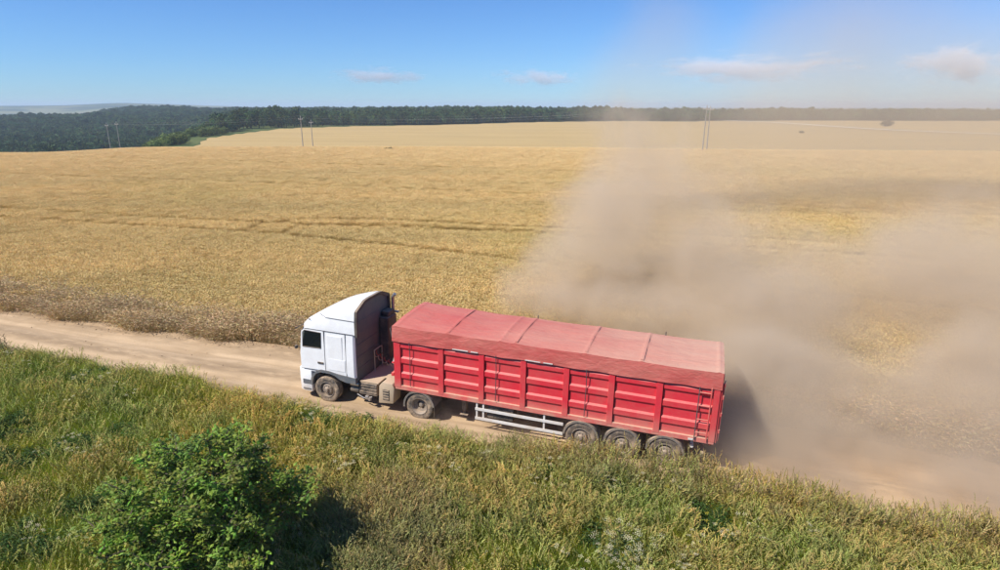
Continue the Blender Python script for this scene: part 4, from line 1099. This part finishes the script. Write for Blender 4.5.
# ------------------------------------------------------------------ dust raised by the truck
def box_mesh(name, lo, hi):
    bm = bmesh.new(); bm_box(bm, lo, hi); bmesh.ops.recalc_face_normals(bm, faces=bm.faces)
    me = bpy.data.meshes.new(name); bm.to_mesh(me); bm.free(); return me
def volume_cube(name, lo, hi, voxel, dens_fn, mat):
    """closed cloud of air-borne dust: a density field sampled into a voxel grid"""
    g = bpy.data.node_groups.new(name, 'GeometryNodeTree')
    g.interface.new_socket('Geometry', in_out='INPUT', socket_type='NodeSocketGeometry')
    g.interface.new_socket('Geometry', in_out='OUTPUT', socket_type='NodeSocketGeometry')
    n = N(g); go = n.new('NodeGroupOutput'); vc = n.new('GeometryNodeVolumeCube'); sm = n.new('GeometryNodeSetMaterial')
    vc.inputs['Min'].default_value = lo; vc.inputs['Max'].default_value = hi
    for i, k in enumerate('XYZ'): vc.inputs['Resolution '+k].default_value = int((hi[i]-lo[i])/voxel)
    n.put(vc.inputs['Density'], dens_fn(n, n.new('GeometryNodeInputPosition').outputs[0]))
    sm.inputs['Material'].default_value = mat
    g.links.new(vc.outputs[0], sm.inputs[0]); g.links.new(sm.outputs[0], go.inputs[0])
    o = link(name, box_mesh(name, lo, hi), mat); md = o.modifiers.new('dust', 'NODES'); md.node_group = g
    return o
def grid_mat(name, col, aniso, step):
    return volume_mat(name, lambda n: 1.0, col, aniso, step)
def volume_mat(name, dens_fn, col, aniso=.1, step=1.0):
    m = bpy.data.materials.new(name); m.use_nodes = True; t = m.node_tree; t.nodes.clear(); n = N(t)
    out = n.new('ShaderNodeOutputMaterial'); v = n.new('ShaderNodeVolumePrincipled')
    v.inputs['Color'].default_value = (*col, 1); v.inputs['Anisotropy'].default_value = aniso
    n.put(v.inputs['Density'], dens_fn(n)); t.links.new(v.outputs[0], out.inputs['Volume'])
    m.cycles.volume_step_rate = step
    return m
def gauss(n, x, c, w_): 
    q = n.m('DIVIDE', n.m('SUBTRACT', x, c), w_); return n.m('EXPONENT', n.m('MULTIPLY', n.m('MULTIPLY', q, q), -1.))
def at(px, py, depth):
    """the point seen at a photo pixel, at the given distance ahead"""
    c, k = math.cos(R(16.09)), math.sin(R(16.09)); d = Vector(((px-500)/FPX, c+(285-py)/FPX*k, -k+(285-py)/FPX*c))
    p = d*(depth/d.y); return (p.x, p.y, p.z+CAM_H)
# rolling billows torn from the road: place, radius in metres, strength
BILLOWS = [(at(*q[:3]), q[3], q[4]) for q in (
    (512, 298, 28.5, 1.8, .8), (545, 275, 31, 2.6, .8), (560, 290, 29, 2.2, .8), (585, 235, 34, 3.0, .72), (605, 195, 37, 3.0, .7), (610, 268, 32, 3.2, .9), (668, 240, 34, 4.0, .95), (645, 182, 38, 3.8, .8), (625, 132, 41, 3.0, .7),
    (700, 300, 29, 3.4, 1.05), (752, 325, 25, 2.8, 1.1), (765, 265, 31, 3.6, .9), (800, 345, 24, 2.6, 1.1), (735, 200, 40, 4.6, .7), (830, 300, 29, 3.0, .85),
    (885, 290, 31, 3.8, .95), (940, 250, 34, 4.4, .95), (965, 320, 27, 3.6, 1.1), (910, 350, 25, 2.6, 1.0), (1010, 280, 32, 5, 1.0), (1060, 380, 24, 5, 1.1))]
GROUND = [(at(*q[:3]), q[3], q[4]) for q in (
    (728, 372, 21.5, 1.7, 1.3), (745, 400, 20.3, 1.8, 1.4), (740, 432, 18.8, 1.3, 1.3), (775, 425, 19.2, 1.6, 1.3), (785, 385, 21.5, 2.2, 1.3), (820, 450, 18, 1.5, 1.2), (835, 395, 21.5, 1.8, 1.0), (880, 455, 18, 1.5, 1.25), (905, 415, 20.5, 1.8, 1.1),
    (945, 440, 19, 1.9, 1.35), (955, 395, 22.5, 2.6, 1.3), (1000, 455, 18, 2.0, 1.3), (1010, 410, 21, 2.8, 1.3), (705, 345, 25, 2.0, 1.05), (665, 328, 25.5, 1.8, 1.0), (625, 318, 26, 1.7, .95), (585, 308, 27, 1.6, .9), (545, 304, 27.5, 1.4, .85))]
HIGH = [(at(*q[:3]), q[3], q[4]) for q in (
    (690, 150, 62, 7.5, .9), (616, 112, 60, 4.2, 1.2), (640, 90, 61, 5, 1.0), (660, 45, 62, 4.2, .75), (668, 5, 62, 3.8, .65), (790, 190, 61, 8, .85), (780, 128, 66, 9.5, .75), (880, 185, 62, 8.5, .85), (980, 175, 62, 9, .9), (870, 110, 70, 11, .6), (980, 110, 70, 11, .65), (800, 60, 70, 9, .5), (920, 60, 72, 10, .55), (860, 15, 72, 9, .42), (1080, 160, 64, 12, .9), (850, 203, 59.5, 6, .9), (960, 200, 60, 7, 1.0))]
def billows(n, p, items, noise, tear, gain):
    tot = None
    for c, r_, k in items:
        v = n.new('ShaderNodeVectorMath', operation='DISTANCE'); n.put(v.inputs[0], p); v.inputs[1].default_value = c
        g = n.m('MULTIPLY', n.m('EXPONENT', n.m('MULTIPLY', n.m('POWER', n.m('DIVIDE', v.outputs['Value'], r_), 2.), -1.)), k)
        tot = g if tot is None else n.m('ADD', tot, g)
    tot = n.m('MINIMUM', tot, 1.35)
    d = n.m('SUBTRACT', tot, n.m('MULTIPLY', n.m('SUBTRACT', 1., noise), tear))
    return n.m('MULTIPLY', n.m('MAXIMUM', d, 0.), gain)
def near_dust(n, p):
    x, y, z = n.sep(p)
    s = n.m('ADD', n.m('MULTIPLY', n.m('SUBTRACT', x, ORG[0]), AX[0]), n.m('MULTIPLY', n.m('SUBTRACT', y, ORG[1]), AX[1]))
    t = n.m('ADD', n.m('MULTIPLY', n.m('SUBTRACT', x, ORG[0]), LAT[0]), n.m('MULTIPLY', n.m('SUBTRACT', y, ORG[1]), LAT[1]))
    zz = n.m('ADD', z, n.m('MINIMUM', n.m('MULTIPLY', n.m('MAXIMUM', s, 0.), .031), 1.0))
    big = n.ramp(n.noise(p, .26, 8, .72, 1.1), .30, .70, 0, 1, False)
    tot = n.m('ADD', billows(n, p, BILLOWS, big, 1.28, .36), billows(n, p, GROUND, n.ramp(n.noise(p, .5, 7, .70, 1.1), .30, .70, 0, 1, False), 1.1, .85))
    thin = n.ramp(s, 11, 26, 1., .55, False)
    tot = n.m('MULTIPLY', n.m('MULTIPLY', tot, thin), n.ramp(s, 10.3, 11.2, 0, 1)) if False else n.m('MULTIPLY', tot, thin)
    clear = n.m('MAXIMUM', n.ramp(t, 2.4, 3.2), n.ramp(s, 10.6, 11.6))                 # the truck itself keeps the air beside it clear
    tot = n.m('MULTIPLY', tot, clear)
    puff = n.ramp(n.noise(p, .42, 5, .6, .8), .40, .62)
    up = n.m('EXPONENT', n.m('MULTIPLY', n.m('MAXIMUM', zz, 0.), -1.25))
    low = n.m('MULTIPLY', up, n.m('MULTIPLY', n.ramp(t, -1.0, .3), n.ramp(t, 3.6, 6.5, 1, 0)))
    low = n.m('MULTIPLY', low, n.m('MULTIPLY', n.ramp(s, 9.8, 12.0), n.m('ADD', .22, n.m('MULTIPLY', puff, 1.4))))
    wheels = n.m('MULTIPLY', n.m('EXPONENT', n.m('MULTIPLY', n.m('MAXIMUM', zz, 0.), -3.0)), n.m('MULTIPLY', n.ramp(t, -.6, .1), n.ramp(t, 2.4, 3.6, 1, 0)))
    fine = n.ramp(n.noise(p, .8, 4, .6), .40, .68)
    wheels = n.m('MULTIPLY', wheels, n.m('MULTIPLY', n.ramp(s, -2.2, 1.2), n.m('MULTIPLY', fine, 1.5)))
    d = n.m('ADD', n.m('ADD', tot, low), wheels)
    e = n.m('MULTIPLY', n.m('MULTIPLY', n.ramp(x, -3, -1), n.ramp(x, 36, 41.5, 1, 0)), n.m('MULTIPLY', n.ramp(y, 48, 51.5, 1, 0), n.ramp(z, 13.5, 16.5, 1, 0)))
    return n.m('MULTIPLY', d, e)
DCOL = (.93, .785, .605)
nd = volume_cube('dust_plume', (-4, 13, -1.6), (42, 52, 17), .30, near_dust, grid_mat('fresh_dust', DCOL, .1, 1.6))
tag(nd, 'thick tan dust boiling up behind the red trailer', 'dust', kind='stuff')
def far_dust(n, p):
    big = n.ramp(n.noise(n.vmul(p, (1, 1, .8)), .075, 6, .6, .8), .30, .70, 0, 1, False)
    x, y, z = n.sep(p)
    d = billows(n, p, HIGH, big, .70, .032)
    veil = n.m('MULTIPLY', n.m('MULTIPLY', gauss(n, x, 44., 30.), gauss(n, y, 66., 11.)), n.m('MULTIPLY', n.m('EXPONENT', n.m('MULTIPLY', n.m('MAXIMUM', z, 0.), -.11)), .007))
    return n.m('MULTIPLY', n.m('ADD', d, n.m('MULTIPLY', veil, n.ramp(x, 6, 20))), n.ramp(y, 52.5, 58))
fd = volume_cube('dust_cloud', (0, 52.4, -1.5), (110, 100, 40), 1.0, far_dust, grid_mat('drifting_dust', DCOL, .1, 1.6))
tag(fd, 'thin tan dust cloud drifting over the wheat field', 'dust', kind='stuff')

# ------------------------------------------------------------------ haze and clouds
hz = link('haze', box_mesh('haze', (-9500, -9500, -40), (9500, 9500, 46)), volume_mat('haze', lambda n: 2.2e-4, (.70, .84, 1.0), 0.0))
tag(hz, 'thin blue summer haze over the whole landscape', 'haze', kind='stuff')
def cloud(px, py, wpx, hpx, label, dist=13000., dens=.0027, seed=0):
    d = Vector(((px-500)/FPX, math.cos(R(16.09))+(285-py)/FPX*math.sin(R(16.09)), -math.sin(R(16.09))+(285-py)/FPX*math.cos(R(16.09))))
    c = d/d.y*dist; c.z += CAM_H; rx, rz = wpx/FPX*dist*.5, hpx/FPX*dist*.5; ry = rx*.6
    def dn(n):
        ob = n.obj(); q = n.vmul(ob, (1/rx, 1/ry, 1/rz)); ln = n.new('ShaderNodeVectorMath', operation='LENGTH'); n.put(ln.inputs[0], q)
        ad = n.new('ShaderNodeVectorMath', operation='ADD'); n.put(ad.inputs[0], q); ad.inputs[1].default_value = (seed*7.3, seed*3.1, seed)
        nz = n.noise(n.vmul(ad.outputs[0], (1.9, 1.0, 1.0)), 1.7, 7, .70)
        f = n.m('SUBTRACT', n.m('ADD', n.m('MULTIPLY', nz, 2.4), -.55), n.m('MULTIPLY', ln.outputs['Value'], .95))
        return n.m('MULTIPLY', n.ramp(f, 0., .6), dens)
    bm = bmesh.new(); bmesh.ops.create_icosphere(bm, subdivisions=3, radius=1.0)
    for v in bm.verts: v.co = Vector((v.co.x*rx, v.co.y*ry, v.co.z*rz))*1.03
    me = bpy.data.meshes.new('cloud'); bm.to_mesh(me); bm.free()
    o = link('cloud', me, volume_mat('cloud', dn, (.99, .99, 1.0), -.45, .5)); o.location = c
    tag(o, label, 'cloud', 'small clouds low over the horizon')
cloud(378, 76, 125, 22, 'flat wispy white cloud above the wood, thinning to one side', seed=1)
cloud(540, 78, 115, 23, 'small pale cloud puff beside the top of the dust', seed=2)
cloud(752, 68, 270, 38, 'long pale streak of cloud above the utility poles', seed=3, dens=.0019)
cloud(962, 64, 160, 48, 'puffy pale cloud over the far end of the horizon', seed=4)
